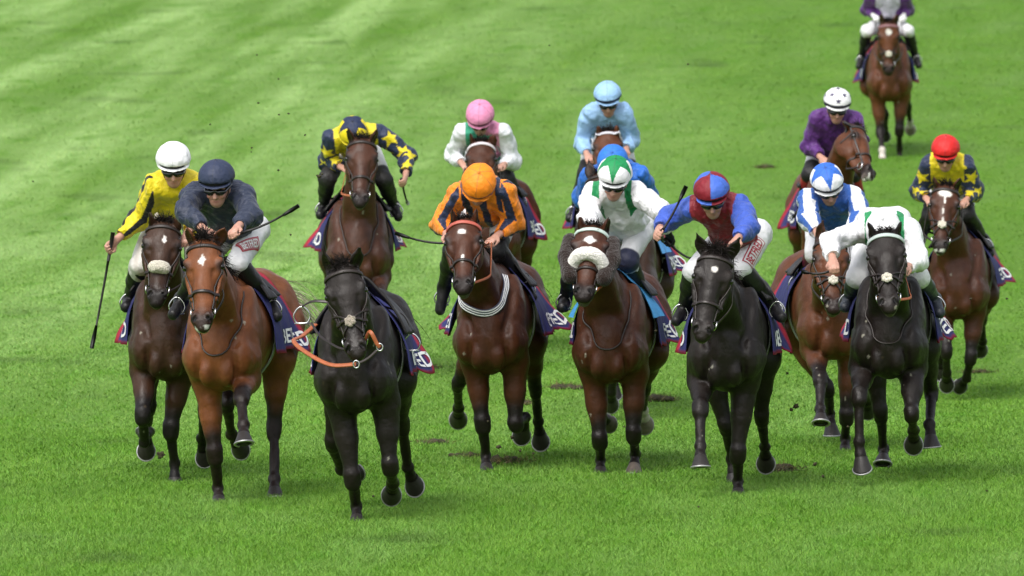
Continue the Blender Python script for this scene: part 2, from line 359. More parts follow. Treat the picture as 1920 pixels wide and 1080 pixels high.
def build_grass():
    # blades over everything the lens can see, wider and sparser with distance
    Vs = []; Fs = []; n0 = 0
    m = bpy.data.materials.new('grass_blades'); m.use_nodes = True; n = m.node_tree.nodes; l = m.node_tree.links; b = n['Principled BSDF']
    b.inputs['Roughness'].default_value = 0.55; b.inputs['Specular IOR Level'].default_value = 0.3
    turf_color(n, l, b, 1.34)
    src = b.inputs['Base Color'].links[0].from_socket; at = n.new('ShaderNodeAttribute'); at.attribute_name = 'Col'; vm = n.new('ShaderNodeVectorMath'); vm.operation = 'MULTIPLY'
    l.new(src, vm.inputs[0]); l.new(at.outputs['Color'], vm.inputs[1]); l.new(vm.outputs[0], b.inputs['Base Color']); Cs = []
    for d0, d1, dens, hgt, wd in ((53, 58, 4400, .040, .0034), (58, 64, 4200, .038, .0034), (64, 72, 2600, .035, .0048), (72, 84, 1300, .030, .0072), (84, 95, 700, .024, .011), (95, 112, 330, .020, .015), (112, 155, 130, .020, .024)):
        wdt = 2*d1*.0600+(9.0 if d0 >= 58 else 4.0); N = int(wdt*(d1-d0)*dens*Q)
        x = rng.uniform(-wdt/2, wdt/2, N); y = rng.uniform(d0, d1, N)
        tuft = .5+.5*np.sin(x*5.1+2*np.sin(y*2.3))*np.sin(y*4.3+2*np.sin(x*3.1))
        h = hgt*(.45+.75*rng.random(N))*(.7+.6*tuft*rng.random(N)); a = rng.uniform(0, 2*np.pi, N); w2 = wd*(.6+.8*rng.random(N))
        ln = rng.normal(0, .75, (N, 2))*h[:, None]; B = np.stack([x, y, tz(x, y)-.004], 1)
        side = np.stack([np.cos(a), np.sin(a)*.5, 0*a], 1)*w2[:, None]/2
        mid = B+np.stack([ln[:, 0]*.35, ln[:, 1]*.35, h*.6], 1); top = B+np.stack([ln[:, 0], ln[:, 1], h], 1)
        V = np.stack([B-side, B+side, mid+side*.8, mid-side*.8, top], 1).reshape(-1, 3); k = np.arange(N)*5+n0
        Vs.append(V); gg = rng.normal(1, .15 if d0 < 70 else .11 if d0 < 80 else .05, N)[:, None]*np.array([[1, 1, 1.]])+rng.normal(0, .10, N)[:, None]*np.array([[1, .1, .4]]); Cs.append(np.repeat(np.clip(gg, .4, 1.8), 5, 0)); Fs.append(np.concatenate([np.stack([k, k+1, k+2], 1), np.stack([k, k+2, k+3], 1), np.stack([k+3, k+2, k+4], 1)])); n0 += 5*N
    o = mesh('grass', np.concatenate(Vs), np.concatenate(Fs), m, None, np.concatenate(Cs), smooth=False); o['kind'] = 'stuff'
    tag(o, 'short bright green racecourse grass blades covering the turf', 'grass')


# ------------------------------------------------------------------ pose solving from the lens: every joint keeps its bone length
def solve(px, py, E, L, sg, nm=''):
    v = ray(px, py); oc = CP-E; b = v@oc; c = oc@oc-L*L; disc = b*b-c
    if disc < 0:
        P = CP+v*(-b); q = P-E; l = np.linalg.norm(q)
        if l > 1.22*L: print('LONG', nm, round(l/L, 2)); P = E+q/l*1.22*L
        return P
    r = math.sqrt(disc); return CP+v*(-b-r if sg == 'f' else -b+r)
class Frame:
    def __init__(s, F, O):
        s.F = nrm([F[0], F[1], 0]); s.L = np.cross([0, 0, 1], s.F); s.R = np.stack([s.F, s.L, [0, 0, 1.]], 1); s.O = np.asarray(O, float)
    def w(s, p): return s.R@np.asarray(p, float)+s.O
    def l(s, P): return (np.asarray(P, float)-s.O)@s.R
    def at(s, px, py, lx):
        """point of the lens ray with given local x"""
        v = ray(px, py); t = (lx-(CP-s.O)@s.F)/(v@s.F); return CP+v*t

def leg_front(sd, E, K, Ft, H): pass

LOG = []
COATS = dict(mid=(.098, .032, .012), bay=(0.165, 0.054, 0.018), dark=(0.042, 0.018, 0.009), black=(0.0125, 0.0085, 0.0068), rich=(0.062, 0.0195, 0.008), brown=(0.060, 0.021, 0.010))
BLK = (0.0055, 0.0045, 0.0045)

def make_horse(H, J=None):
    yaw = math.radians(H['yaw']); F = np.array([-math.sin(yaw), -math.cos(yaw), 0]); fr = Frame(F, (0, 0, 0))
    v = ray(*H['cb']); P = CP+v*(H['D']/(v@CF)); fr.O = P-fr.R@np.array([.55, 0, .80])
    gz = float(tz(fr.O[0], fr.O[1])); print(H['id'], 'body lift %.2f' % (fr.O[2]-gz))
    # --- head
    nb = fr.w((.42, 0, 1.36)); poll = solve(*H['poll'], nb, .80, 'f', 'poll'+H['id']); muz = solve(*H['muz'], poll, H.get('hl', .665), H.get('hs', 'f'), 'muz'+H['id'])
    pl = fr.l(poll); mz = fr.l(muz); h = nrm(mz-pl); k = np.clip(np.linalg.norm(mz-pl)/.62, .95, 1.15); hy = math.radians(H.get('hyaw', 0))
    fh = np.array([math.cos(hy), math.sin(hy), 0.0]); n = nrm(fh-(fh@h)*h); s_ = np.cross(-h, n)
    WT = k*1.30
    def wa(a): return k*np.interp(a, [.22, .50], [1.30, 1.13])
    W = WT
    def hp(a, b, c): return pl+(h*a+n*b)*k+s_*c*wa(a)
    ears = []
    for i, (tip, c) in enumerate(zip(H['ears'], (-.060, .060))):
        b0 = hp(.015, -.015, c)
        if tip is None: tl = hp(-.15, .02, c*1.4)
        else: tl = fr.l(solve(*tip, fr.w(b0), .185, 'f', 'ear'))
        ears.append((b0, tl))
    # --- legs
    legs = {}
    for nm in ('FR', 'FL', 'HR', 'HL'):
        sg = -1 if nm[1] == 'R' else 1; fore = nm[0] == 'F'; q = H.get(nm)
        E = np.array([.46, sg*.165, .90]) if fore else np.array([-.58, sg*.19, 1.00])
        Ls = (.43, .285, .195) if fore else (.47, .40, .20)
        if q is None:
            D = [(.27, .0, -.32), (-.2, 0, -.2), (-.14, 0, .06)] if fore else [(-.30, 0, -.34), (.02, 0, -.40), (.0, 0, -.17)]
            pts = [E]
            for d in D: pts.append(pts[-1]+np.array(d))
        else:
            pts = [E]; Wd = fr.w(E)
            if fore:
                kk = fr.l(fr.at(q[0][0], q[0][1], .5)); E = E+np.array([0, .45*(np.clip(kk[1], -.35, .35)-E[1]), 0]); pts = [E]; Wd = fr.w(E)
            for i, (a, L) in enumerate(zip(q, Ls)):
                if i == 2 and len(a) > 3: L = a[3]
                Wd = solve(a[0], a[1], Wd, L, a[2], H['id']+nm+str(i)); pts.append(fr.l(Wd))
        legs[nm] = pts
    allp = [pl, mz, (-1.3, -.4, .7), (.8, .4, 1.6), (0, 0, 1.65)]+[p for q in legs.values() for p in q]+[e[1] for e in ears]
    allp = np.array(allp); lo = allp.min(0)-.13; hi = allp.max(0)+.13
    S = SDF(lo, hi, .011/Q if H['D'] < 70 else .014/Q)
    # trunk
    S.ell((.05, 0, 1.20), (.72, .268, .35), .05)
    S.ell((-.45, 0, 1.23), (.50, .250, .26), .08)
    S.ell((-.88, 0, 1.30), (.36, .25, .28), .10)
    S.ell((-.85, 0, 1.50), (.30, .12, .10), .10)
    S.ell((.25, 0, 1.50), (.38, .085, .13), .12)
    S.ell((.55, 0, 1.08), (.25, .175, .26), .08)
    for g in (-1, 1):
        S.ell((.46, g*.152, 1.22), (.17, .100, .34), .05, axes=[(1, 0, .35), (0, 1, 0), (-.35, 0, 1)])      # shoulder blade
        S.ell((.62, g*.150, 1.06), (.13, .096, .16), .028)                                                    # point of shoulder
        S.ell((.68, g*.070, .97), (.115, .074, .115), .022)                                                  # pectorals
        S.ell((-.93, g*.155, 1.22), (.26, .135, .33), .06, axes=[(1, 0, -.2), (0, 1, 0), (.2, 0, 1)])         # haunch
        S.ell((-.72, g*.17, 1.10), (.20, .12, .22), .06)
    for g in (-1, 1):
        S.cone((.50, g*.186, 1.50), (.735, g*.124, 1.16), .014, .016, .050, sub=True)         # shoulder / neck groove
        S.cone((.795, g*.145, 1.13), (.70, g*.125, .90), .014, .018, .030, sub=True)          # breast / arm groove
        S.cone((.36, g*.292, 1.10), (.56, g*.250, .98), .014, .012, .040, sub=True)            # triceps line
    S.cone((.83, 0, 1.14), (.79, 0, .88), .014, .018, .030, sub=True)                        # between the breasts
    # neck
    N0 = np.array([.42, 0, 1.27]); N2 = hp(.13, -.13, 0); N1 = N0*.5+N2*.5+np.array([0, 0, .02]); lat = np.array([0, 1, 0.])
    S.cone(N0, N1, .25, .180, .08, sq=(lat, .54)); S.cone(N1, N2, .185, .125, .05, sq=(nrm(lat*.4+s_*.6), .72))
    S.cone(hp(.03, -.05, 0), N1+np.array([-.03, 0, .07]), .06, .11, .05, sq=(lat, .6))                         # crest
    for g in (-1, 1): S.cone(hp(.16, -.15, g*.05), N0+np.array([.10, g*.09, -.12]), .045, .075, .04)           # neck muscles
    # head
    ax = [h, n, s_]
    S.ell(hp(.10, -.01, 0), (.13*k, .085*k, .088*W), .02, ax)
    S.ell(hp(.185, .0, 0), (.12*k, .066*k, .098*W), .02, ax)
    S.cone(hp(.20, -.010, 0), hp(.50, -.008, 0), .082*k, .050*k, .015, sq=(n, .80)); S.cone(hp(.20, .0, 0), hp(.36, -.006, 0), .072*k, .060*k, .02)
    S.cone(hp(.22, -.05, 0), hp(.50, -.035, 0), .075*k, .050*k, .02)
    for g in (-1, 1):
        S.ell(hp(.20, -.092, g*.054), (.150*k, .105*k, .042*W), .02, ax)
        S.cone(hp(.23, -.135, g*.038), hp(.50, -.075, g*.018), .045*k, .028*k, .02)
        S.cone(hp(.24, -.020, g*.088), hp(.40, -.030, g*.064), .018*k, .012*k, .010)                            # facial crest
        S.ell(hp(.165, .026, g*.078), (.040*k, .024*k, .026*W), .012, ax)                                      # brow
        S.ell(hp(.540, .010, g*.036), (.052*k, .036*k, .032*k), .012, ax)
    S.ell(hp(.555, -.02, 0), (.062*k, .056*k, .062*k), .02, ax)
    S.ell(hp(.595, -.015, 0), (.036*k, .040*k, .050*k), .012, ax)
    S.ell(hp(.585, -.062, 0), (.034*k, .028*k, .038*k), .010, ax)
    for g in (-1, 1):
        S.ell(hp(.190, .006, g*.100), (.034*k, .023*k, .016*W), .010, ax, sub=True); S.cone(hp(.235, .045, g*.060), hp(.36, .020, g*.066), .016*k, .014*k, .020, sub=True)
        S.cone(hp(.548, .036, g*.034), hp(.572, .022, g*.046), .012*k, .010*k, .008, sub=True)
    S.cone(hp(.605, -.045, -.05), hp(.605, -.045, .05), .006, .006, .006, sub=True)
    eb = []
    for i, (b0, tip) in enumerate(ears):
        d = nrm(tip-b0); L = np.linalg.norm(tip-b0); g = -1 if i == 0 else 1
        fn = nrm(n*.85+s_*g*.45-d*((n*.85+s_*g*.45)@d)); wd = np.cross(d, fn)
        S.ell(b0+d*L*.36, (L*.44, .022, .052), .012, [d, fn, wd]); S.cone(b0+d*L*.5, tip-d*.002, .034, .008, .012, sq=(fn, .6))
        S.cone(b0-d*.02, b0+d*.05, .03, .028, .02)
        S.ell(b0+d*L*.42+fn*.017, (L*.36, .014, .028), .006, [d, fn, wd], sub=True); eb.append((b0, tip, fn))
    # limbs
    for nm, (E, K, Ft, Ho) in legs.items():
        g = -1 if nm[1] == 'R' else 1
        if nm[0] == 'F':
            S.cone((.52, g*.16, 1.05), E, .12, .105, .05); d = nrm(K-E)
            S.cone(E, E+(K-E)*.50, .102, .074, .035); S.cone(E+(K-E)*.45, K, .074, .043, .02)
            S.cone(K-d*.035, K+nrm(Ft-K)*.035, .060, .057, .012)
            S.cone(K, Ft, .036, .033, .014)
            S.cone(K+nrm(Ft-K)*.10, Ft-nrm(Ft-K)*.03, .033, .032, .012)
        else:
            S.cone((-.88, g*.165, 1.22), E, .17, .135, .06); S.cone(E, E+(K-E)*.5, .115, .080, .05); S.cone(E+(K-E)*.45, K, .078, .044, .02)
            d = nrm(K-E); S.cone(K-d*.03, K+nrm(Ft-K)*.05, .057, .050, .014); S.cone(K+np.array([-.03, 0, .03]), K, .03, .035, .02)
            S.cone(K, Ft, .040, .031, .014)
        a = nrm(Ho-Ft); S.ell(Ft, (.046, .045, .045), .014); S.cone(Ft, Ft+a*.09, .034, .036, .014); S.cone(Ft+a*.09, Ft+a*.115, .041, .043, .012)
    S.noise(.0045, 8.0, int(H['id'])); S.noise(.0018, 22.0, int(H['id'])+2)
    P, Fq = S.extract(1)
    # --- colour of the coat
    C = np.tile(np.array(COATS[H['coat']]), (len(P), 1)); dark = np.array(BLK) if H['coat'] != 'black' else np.array(COATS['black'])*.75
    C = mixc(C, .35*sstep(fold(P[:, 0]*2, P[:, 1]*2, P[:, 2]*2, 3), -.2, 1.2), C.mean(0)*.6)
    pts_dark = H.get('points', 'black')
    for nm, (E, K, Ft, Ho) in legs.items():
        d1, t1 = segd(P, E, K); d2, t2 = segd(P, K, Ft); d3, _ = segd(P, Ft, Ho)
        near = (d2 < .085) | (d3 < .085) | ((d1 < .10) & (t1 > .2)); wv = np.where((d2 < .085) | (d3 < .085), 1.0, sstep(t1+.1*fold(P[:, 0]*6, P[:, 1]*6, P[:, 2]*6), .45, .80)*(d1 < .11))
        C = mixc(C, wv*.96, dark)
        if nm in H.get('sock', ()):
            ax_ = nrm(Ho-Ft); z = (P-Ft)@ax_; C = mixc(C, ((d3 < .075) | (d2 < .06))*sstep(z, -.06, -.03), (.55, .50, .45))
    r = P-pl; a = r@h/k; b = r@n/k; c = r@s_/wa(a); onh = (np.abs(c) < .13) & (b > -.2) & (b < .12)
    C = mixc(C, onh*sstep(a+.35*np.abs(c), .44, .56)*(a < .75)*.9, dark*1.4)
    C = mixc(C, onh*(a > .575)*(b < -.02)*.55*(np.abs(c) < .05), (.20, .16, .15))
    for g in (-1, 1):
        de = np.sqrt((a-.19)**2+(b-.01)**2*.7+(c-g*.092)**2); C = mixc(C, (1-sstep(de, .025, .060))*.85, dark)
        dn = np.sqrt((a-.558)**2+(b-.03)**2+(c-g*.042)**2); C = mixc(C, 1-sstep(dn, .014, .024), (.004, .003, .003))
    for b0, tip, fn in eb:
        dd, t = segd(P, b0, tip); C = mixc(C, (dd < .05)*sstep((P-b0-(tip-b0)*.4)@fn, -.006, .010)*.7, dark*1.5); C = mixc(C, (dd < .05)*sstep(t, .75, 1.0)*.6, dark)
    a0_, c0_ = a, c; a = a+.006*fold(P[:, 0]*28, P[:, 1]*28, P[:, 2]*28, 1); c = c+.006*fold(P[:, 0]*25, P[:, 1]*25, P[:, 2]*25, 4)
    for (ma, mc, ra, rc, kind) in H.get('marks', ()):
        if kind == 'diamond': wv = 1-sstep(np.abs(a-ma)/ra+np.abs(c-mc)/rc, .85, 1.05)
        elif kind == 'blaze': wv = 1-sstep(np.abs(c-mc)/(rc*(.35+.65*(1-sstep(a, ma-ra, ma-ra*.2)))), .8, 1.1)+(np.abs(a-ma) > ra)*5; wv = np.clip(wv, 0, 1)*(np.abs(a-ma) < ra)
        else: wv = 1-sstep(np.sqrt(((a-ma)/ra)**2+((c-mc)/rc)**2), .75, 1.1)
        C = mixc(C, wv*onh*(b > .0), (.72, .68, .64))
    if H.get('foam'): C = mixc(C, onh*(a > .60)*(b < .03)*sstep(fold(P[:, 0]*30, P[:, 1]*30, P[:, 2]*30), -.1, .3), (.6, .6, .55))
    vis = np.nonzero((P[:, 0] > .35) & (P[:, 2] < 1.5))[0]
    for i in rng.choice(vis, 20):
        dd = np.linalg.norm((P-P[i])*np.array([1, 1, rng.uniform(.4, 1.2)]), axis=1); C = mixc(C, (dd < rng.uniform(.005, .011))*.6, (.36, .34, .27) if rng.random() < .6 else (.05, .035, .02))
    root = empty('horse', tuple(fr.w((0, 0, 0))*[1, 1, 0]+[0, 0, gz]), math.atan2(F[1], F[0]), H['label'], 'horse', 'racehorses galloping towards the camera')
    dz = np.array([0, 0, fr.O[2]-gz]); H['root'] = root
    mesh('body', P+dz, Fq, 'coat', root, C)
    # --- eyes
    for g in (-1, 1):
        e = Geo(); c0 = hp(.188, .003, g*.088); u, v2 = np.meshgrid(np.linspace(0, np.pi, 10), np.linspace(0, 2*np.pi, 16, endpoint=False), indexing='ij')
        e.add((c0+dz+.024*np.stack([np.sin(u)*np.cos(v2), np.sin(u)*np.sin(v2), np.cos(u)], -1)).reshape(-1, 3), grid_faces(10, 16, False, True)); e.build('eye', 'eye', root)
    # --- hooves with their shoes
    for nm, (E, K, Ft, Ho) in legs.items():
        hw0 = fr.w(Ho); LOG.append((H['id'], nm, round(float(hw0[2]-tz(hw0[0], hw0[1])), 2)))
        a_ = nrm(Ho-Ft); lt = np.array([0, 1., 0]); lt = nrm(lt-(lt@a_)*a_); dn = np.cross(a_, lt)
        sn = nrm(math.cos(.55)*a_-math.sin(.55)*dn); tn = np.cross(lt, sn) ; tn = tn if tn@dn > 0 else -tn
        c0 = Ft+a_*.108; c1 = Ft+a_*.195+dn*.012; th = np.linspace(0, 2*np.pi, 28, endpoint=False); g = Geo(); rows = []
        for t in (0, .08, .3, .6, .9, 1.0, 1.0):
            cc = c0+(c1-c0)*t; r1 = .044+.023*t; nn = nrm(a_*(1-t)+sn*t); fd = nrm(np.cross(lt, nn)); fd = fd if fd@dn > 0 else -fd
            rows.append(cc+(np.cos(th)[:, None]*fd*(r1*1.08)+np.sin(th)[:, None]*lt*r1))
        rows[-1] = c1-sn*.010+(rows[-1]-c1)*.7; V = np.array(rows).reshape(-1, 3); V = np.vstack([V, c1-sn*.012]); kf = len(V)-1; m_ = len(rows)
        j = np.arange(28); g.add(V+dz, grid_faces(m_, 28, False, True), np.stack([np.full(28, kf), kf-28+j, kf-28+(j+1) % 28], 1))
        hc = (.22, .18, .15) if nm in H.get('sock', ()) else (.11, .09, .075) if nm in H.get('palehoof', ()) else (.022, .018, .017)
        ho = mesh('hoof', g.V[0], [g.F4[0], g.F3[0]], 'hoof', root, np.tile(hc, (len(V), 1)))
        g = Geo(); a2 = np.linspace(-2.5, 2.5, 26); ring = c1+sn*.004+np.cos(a2)[:, None]*tn*.071+np.sin(a2)[:, None]*lt*.065
        strap(g, ring+dz, np.tile(-sn, (26, 1)) if False else (np.cos(a2)[:, None]*tn+np.sin(a2)[:, None]*lt), .012, .007); g.build('horseshoe', 'shoe', ho)
    # --- mane, forelock, tail
    def hair(name, roots, dirs, ln, wd, col, curl=.35, seg=6, fall=.5):
        g = Geo()
        for rt, d in zip(roots, dirs):
            L = ln*rng.uniform(.6, 1.15); d = nrm(d+rng.normal(0, .22, 3)); p = rt.copy(); pts = [p]; q = rng.normal(0, curl, 3)
            for i in range(seg): d = nrm(d+q/seg+np.array([0, 0, -fall/seg])); p = p+d*L/seg; pts.append(p)
            pts = np.array(pts); sdv = nrm(np.cross(d, rng.normal(0, 1, 3))); ww = wd*np.linspace(1, .15, seg+1)*rng.uniform(.6, 1.3)
            V = np.stack([pts-sdv*ww[:, None], pts+sdv*ww[:, None]+.001], 1).reshape(-1, 3)+dz; i = np.arange(seg)*2
            g.add(V, np.stack([i, i+1, i+3, i+2], 1), None, np.array(col)*rng.uniform(.6, 1.5))
        return g.build(name, 'hair', root)
    hc = (.016, .013, .012); nn_ = 520
    roots = [hp(rng.uniform(-.01, .04), rng.uniform(-.02, .05), rng.uniform(-.035, .035)) for _ in range(nn_)]
    fl = H.get('forelock', 1.0)
    hair('forelock', roots, [(-h*rng.uniform(.1, 1.1)*fl+n*rng.uniform(.0, .9)+s_*rng.normal(0, .45)) for _ in roots], .085*max(.6, fl), .0034, hc, 1.3, 6, 1.1)
    cb_ = hp(.0, -.08, 0); ce = np.array([.28, 0, 1.62]); roots = []; dirs = []
    for _ in range(700):
        t = rng.random(); p = cb_*(1-t)+ce*t+np.array([0, rng.normal(0, .012), .02*math.sin(t*3.1)])
        p = S.cast(p+np.array([0, 0, .25]), np.array([[0, 0, -1.]]), .5, 80)[0]; roots.append(p); dirs.append(np.array([-.6, H.get('mane', .5)*rng.uniform(.2, 1.3), rng.uniform(.0, .9)]))
    hair('mane', roots, dirs, .12, .0035, hc, .5, 5, 1.6)
    tc_ = H.get('tailc', hc); tr = np.array([-1.20, 0, 1.42]); td = np.array(H.get('tail', (-1.0, .1, .05)))
    hair('tail', [tr+rng.normal(0, .02, 3) for _ in range(420)], [td+rng.normal(0, .05, 3) for _ in range(420)], .58, .0030, tc_, .16, 9, 1.8)
    S.fr = fr; S.hp = hp; S.k = k
    make_tack(H, S, fr, dz, root, hp, h, n, s_, pl, k, J)
    return fr, S

def make_tack(H, S, fr, dz, root, hp, h, n, s_, pl, k, J):
    def ring_at(a, ths, tilt=0.0, off=.005):
        ths = np.asarray(ths); aa = a+tilt*np.cos(ths); A = pl+h[None]*(aa*k)[:, None]-n[None]*.035*k
        D = np.cos(ths)[:, None]*n+np.sin(ths)[:, None]*s_; R_ = S.cast(A+D*.24, -D, .24, 70); return R_+D*off+dz, D
    stc = H.get('strap', 'strap'); br = Geo()
    # headpiece and cheekpieces: one leather strap each side
    ends = {}
    for g in (-1, 1):
        pa = np.linspace(.075, .475, 9); A = pl+h[None]*(pa*k)[:, None]-n[None]*.030*k; D = np.tile(nrm(s_*g+n*.25), (9, 1))
        Pp = S.cast(A+D*.24, -D, .24, 70)+D*.005+dz; strap(br, Pp, D, .018, .004); ends[g] = Pp[-1]
        pk, Dk = ring_at(.16, np.linspace(g*.95, g*2.2, 8), -.06); strap(br, pk, Dk, .014, .003)       # throatlash
    ob = br.build('bridle', stc, root)
    g = Geo(); p, D = ring_at(.085, np.linspace(-1.75, 1.75, 26), -.02, .007); strap(g, p, D, .024 if not H.get('browcol') else .028, .005, col=H.get('browcol', (.02, .013, .011)))
    g.build('browband', 'paint', ob)
    g = Geo(); p, D = ring_at(.375, np.linspace(-np.pi, np.pi, 36, endpoint=False), .0, .006); strap(g, p, D, .022, .004, True)
    if H.get('nose') == 'grackle' or H.get('cross'):
        for q in (-1, 1):
            ths = np.linspace(-2.0, 2.0, 22); A = pl+h[None]*((.39+q*.075*np.sin(ths))*k)[:, None]-n[None]*.035*k; D2 = np.cos(ths)[:, None]*n+np.sin(ths)[:, None]*s_
            pp = S.cast(A+D2*.22, -D2, .22, 70)+D2*.008+dz; strap(g, pp, D2, .013, .003)
    g.build('noseband', stc, ob)
    if H.get('nose') in ('grackle', 'pad', 'big'):
        F2 = SDF(hp(.39, .05, 0)+dz-.20, hp(.39, .05, 0)+dz+.20, .006)
        if H['nose'] == 'big':
            ths = np.linspace(-1.45, 1.45, 14); p, D = ring_at(.33, ths, -.06*-1 if False else -.045, .0)
            for i in range(13): F2.cone(p[i]+D[i]*.026, p[i+1]+D[i+1]*.026, .048, .048, .012)
            F2.noise(.0035, 80, 2); nmn = 'sheepskin_noseband'
        elif H['nose'] == 'pad':
            p, D = ring_at(.37, np.linspace(-.38, .38, 8), 0, .012)
            for i in range(7): F2.cone(p[i]+D[i]*.004, p[i+1]+D[i+1]*.004, .040, .040, .012)
            F2.noise(.005, 60, 2); nmn = 'sheepskin_pad'
        else:
            c0, D0 = ring_at(.39, [0.0], 0, .012)
            for t in np.linspace(0, 2*np.pi, 7)[:-1]: F2.ell(c0[0]+(h*math.cos(t)+s_*math.sin(t))*.026, (.017, .017, .017), .004)
            F2.ell(c0[0]+n*.008, (.014, .014, .014), .004); F2.noise(.003, 70, 1); nmn = 'fleece_disc'
        P, Fq = F2.extract(1); mesh(nmn, P, Fq, 'fleece', ob, np.tile(H.get('nosecol', (.62, .58, .48)), (len(P), 1)))
    rings = {}
    for q in (-1, 1):
        g = Geo(); c0 = S.cast(hp(.49, -.035, q*.22), np.array([-s_*q]), .25, 80)[0]+s_*q*.012+dz; t = np.linspace(0, 2*np.pi, 20, endpoint=False)
        tube(g, c0+np.cos(t)[:, None]*h*.034+np.sin(t)[:, None]*nrm(n+s_*q*.5)*.034-n*.01, .0055, 6, closed=True); g.build('bit_ring', 'steel', ob); rings[q] = c0-n*.03
        if H.get('cheeksheep'):
            F2 = SDF(hp(.2, 0, q*.1)+dz-.28, hp(.2, 0, q*.1)+dz+.28, .008); A = [hp(a, -.03, 0) for a in (.10, .24, .40)]
            pp = [S.cast(x+nrm(s_*q+n*.1)*.25, np.array([-nrm(s_*q+n*.1)]), .25, 60)[0]+dz+s_*q*.03 for x in A]
            for i in range(2): F2.cone(pp[i], pp[i+1], .056, .060, .02)
            F2.noise(.0035, 70, 3); P, Fq = F2.extract(1); mesh('sheepskin_cheekpiece', P, Fq, 'fleece', ob, np.tile((.020, .010, .007), (len(P), 1)))
    # reins
    g = Geo(); rc = H.get('rein', 'strap')
    for q in (-1, 1):
        a = rings[q]
        if J is not None: b = J['hand'+('R' if q < 0 else 'L')]+dz
        if J is None or (q < 0 and J.get('whipR')) or (q > 0 and J.get('whipL')):
            b = (J['hand'+('L' if q < 0 else 'R')]+dz) if J is not None else np.array([.35, 0, 1.72])+dz
        if J is None and H.get('loose'): continue
        mid = (a+b)/2+np.array([0, q*.06, -.05]); m1 = a*.7+b*.3+np.array([-.02, q*.07, -.05])
        Pp = bez([a, m1, mid, b], 24); strap(g, Pp, np.tile([0, q*1., .3], (len(Pp), 1)), .018, .003)
    if g.n: g.build('reins', rc, root)
    if H.get('loose'):
        # reins slipped over the head: an orange rubber rein hanging in a loop below the muzzle
        def pxl(px, py, lx): return fr.l(fr.at(px, py, lx))+dz
        g = Geo(); Pp = bez([pxl(592, 608, .45), pxl(568, 629, .7), pxl(551, 640, .95), pxl(579, 664, 1.15), pxl(621, 684, 1.3), pxl(668, 683, 1.36)], 48); strap(g, Pp, np.tile([.7, 0, .7], (len(Pp), 1)), .030, .005)
        Pp = bez([rings[1]+n*.02, pxl(694, 622, 1.38), pxl(706, 643, 1.38), pxl(712, 651, 1.37)], 20); strap(g, Pp, np.tile([1., 0, .3], (len(Pp), 1)), .026, .005)
        ro = g.build('reins', 'tan', root); g = Geo(); Pp = bez([pxl(668, 683, 1.36), pxl(690, 672, 1.37), pxl(712, 652, 1.37)], 14); strap(g, Pp, np.tile([1., 0, .3], (len(Pp), 1)), .018, .004)
        Pp = bez([pxl(584, 605, .75), pxl(600, 630, .95), pxl(635, 652, 1.15), pxl(660, 655, 1.25)], 20); strap(g, Pp, np.tile([1., 0, .3], (len(Pp), 1)), .016, .003)
        g.build('rein_strap', 'strap', ro); g = Geo()
        for (x, y) in ((668, 683), (712, 651)):
            c0 = pxl(x, y, 1.375); t = np.linspace(0, 2*np.pi, 18, endpoint=False); tube(g, c0+np.stack([0*t, np.cos(t)*.020, np.sin(t)*.024], 1), .005, 6, closed=True)
        g.build('rein_buckle', 'steel', ro)
    # neck strap / breast girth
    def neckring(base, tiltz, w_, col_, name, th=.004, mt='paint'):
        ths = np.linspace(-2.55, 2.55, 48); ax_ = nrm((.75, 0, tiltz)); up_ = nrm(np.cross(ax_, (0, 1, 0)))
        D = -np.cos(ths)[:, None]*(-up_ if up_[2] < 0 else up_)+np.sin(ths)[:, None]*np.array([0, 1., 0])
        P = S.cast(np.asarray(base)+D*.5, -D, .5, 100)+D*.008+dz
        if w_ > .03:
            for _ in range(10): P[1:-1] = (P[:-2]+P[2:])/2*.5+P[1:-1]*.5
            P = P+D*.012+np.array([.012, 0, 0]); D = D+np.array([1.1, 0, .1]); D = D/np.linalg.norm(D, axis=1, keepdims=True)
        g = Geo(); strap(g, P, D, w_, th, col=None if isinstance(col_, str) else col_)
        return g.build(name, col_ if isinstance(col_, str) else mt, root), P, D
    ns = H.get('neckstrap')
    if ns == 'thin': neckring((.62, 0, 1.33), .55, .010, 'strap', 'neck_strap', .005)
    elif ns == 'striped':
        o, P, D = neckring((.60, 0, 1.44), .80, .056, (.035, .04, .07), 'breast_girth', .006); g = Geo()
        for q in (-.018, 0, .018): strap(g, P+D*.006+np.cross(np.gradient(P, axis=0), D)/np.linalg.norm(np.gradient(P, axis=0), axis=1)[:, None]*q, D, .009, .002)
        g.build('white_stripe', 'white', o)
    elif ns == 'dark': neckring((.46, 0, 1.27), .30, .05, 'strap', 'breast_girth', .005)
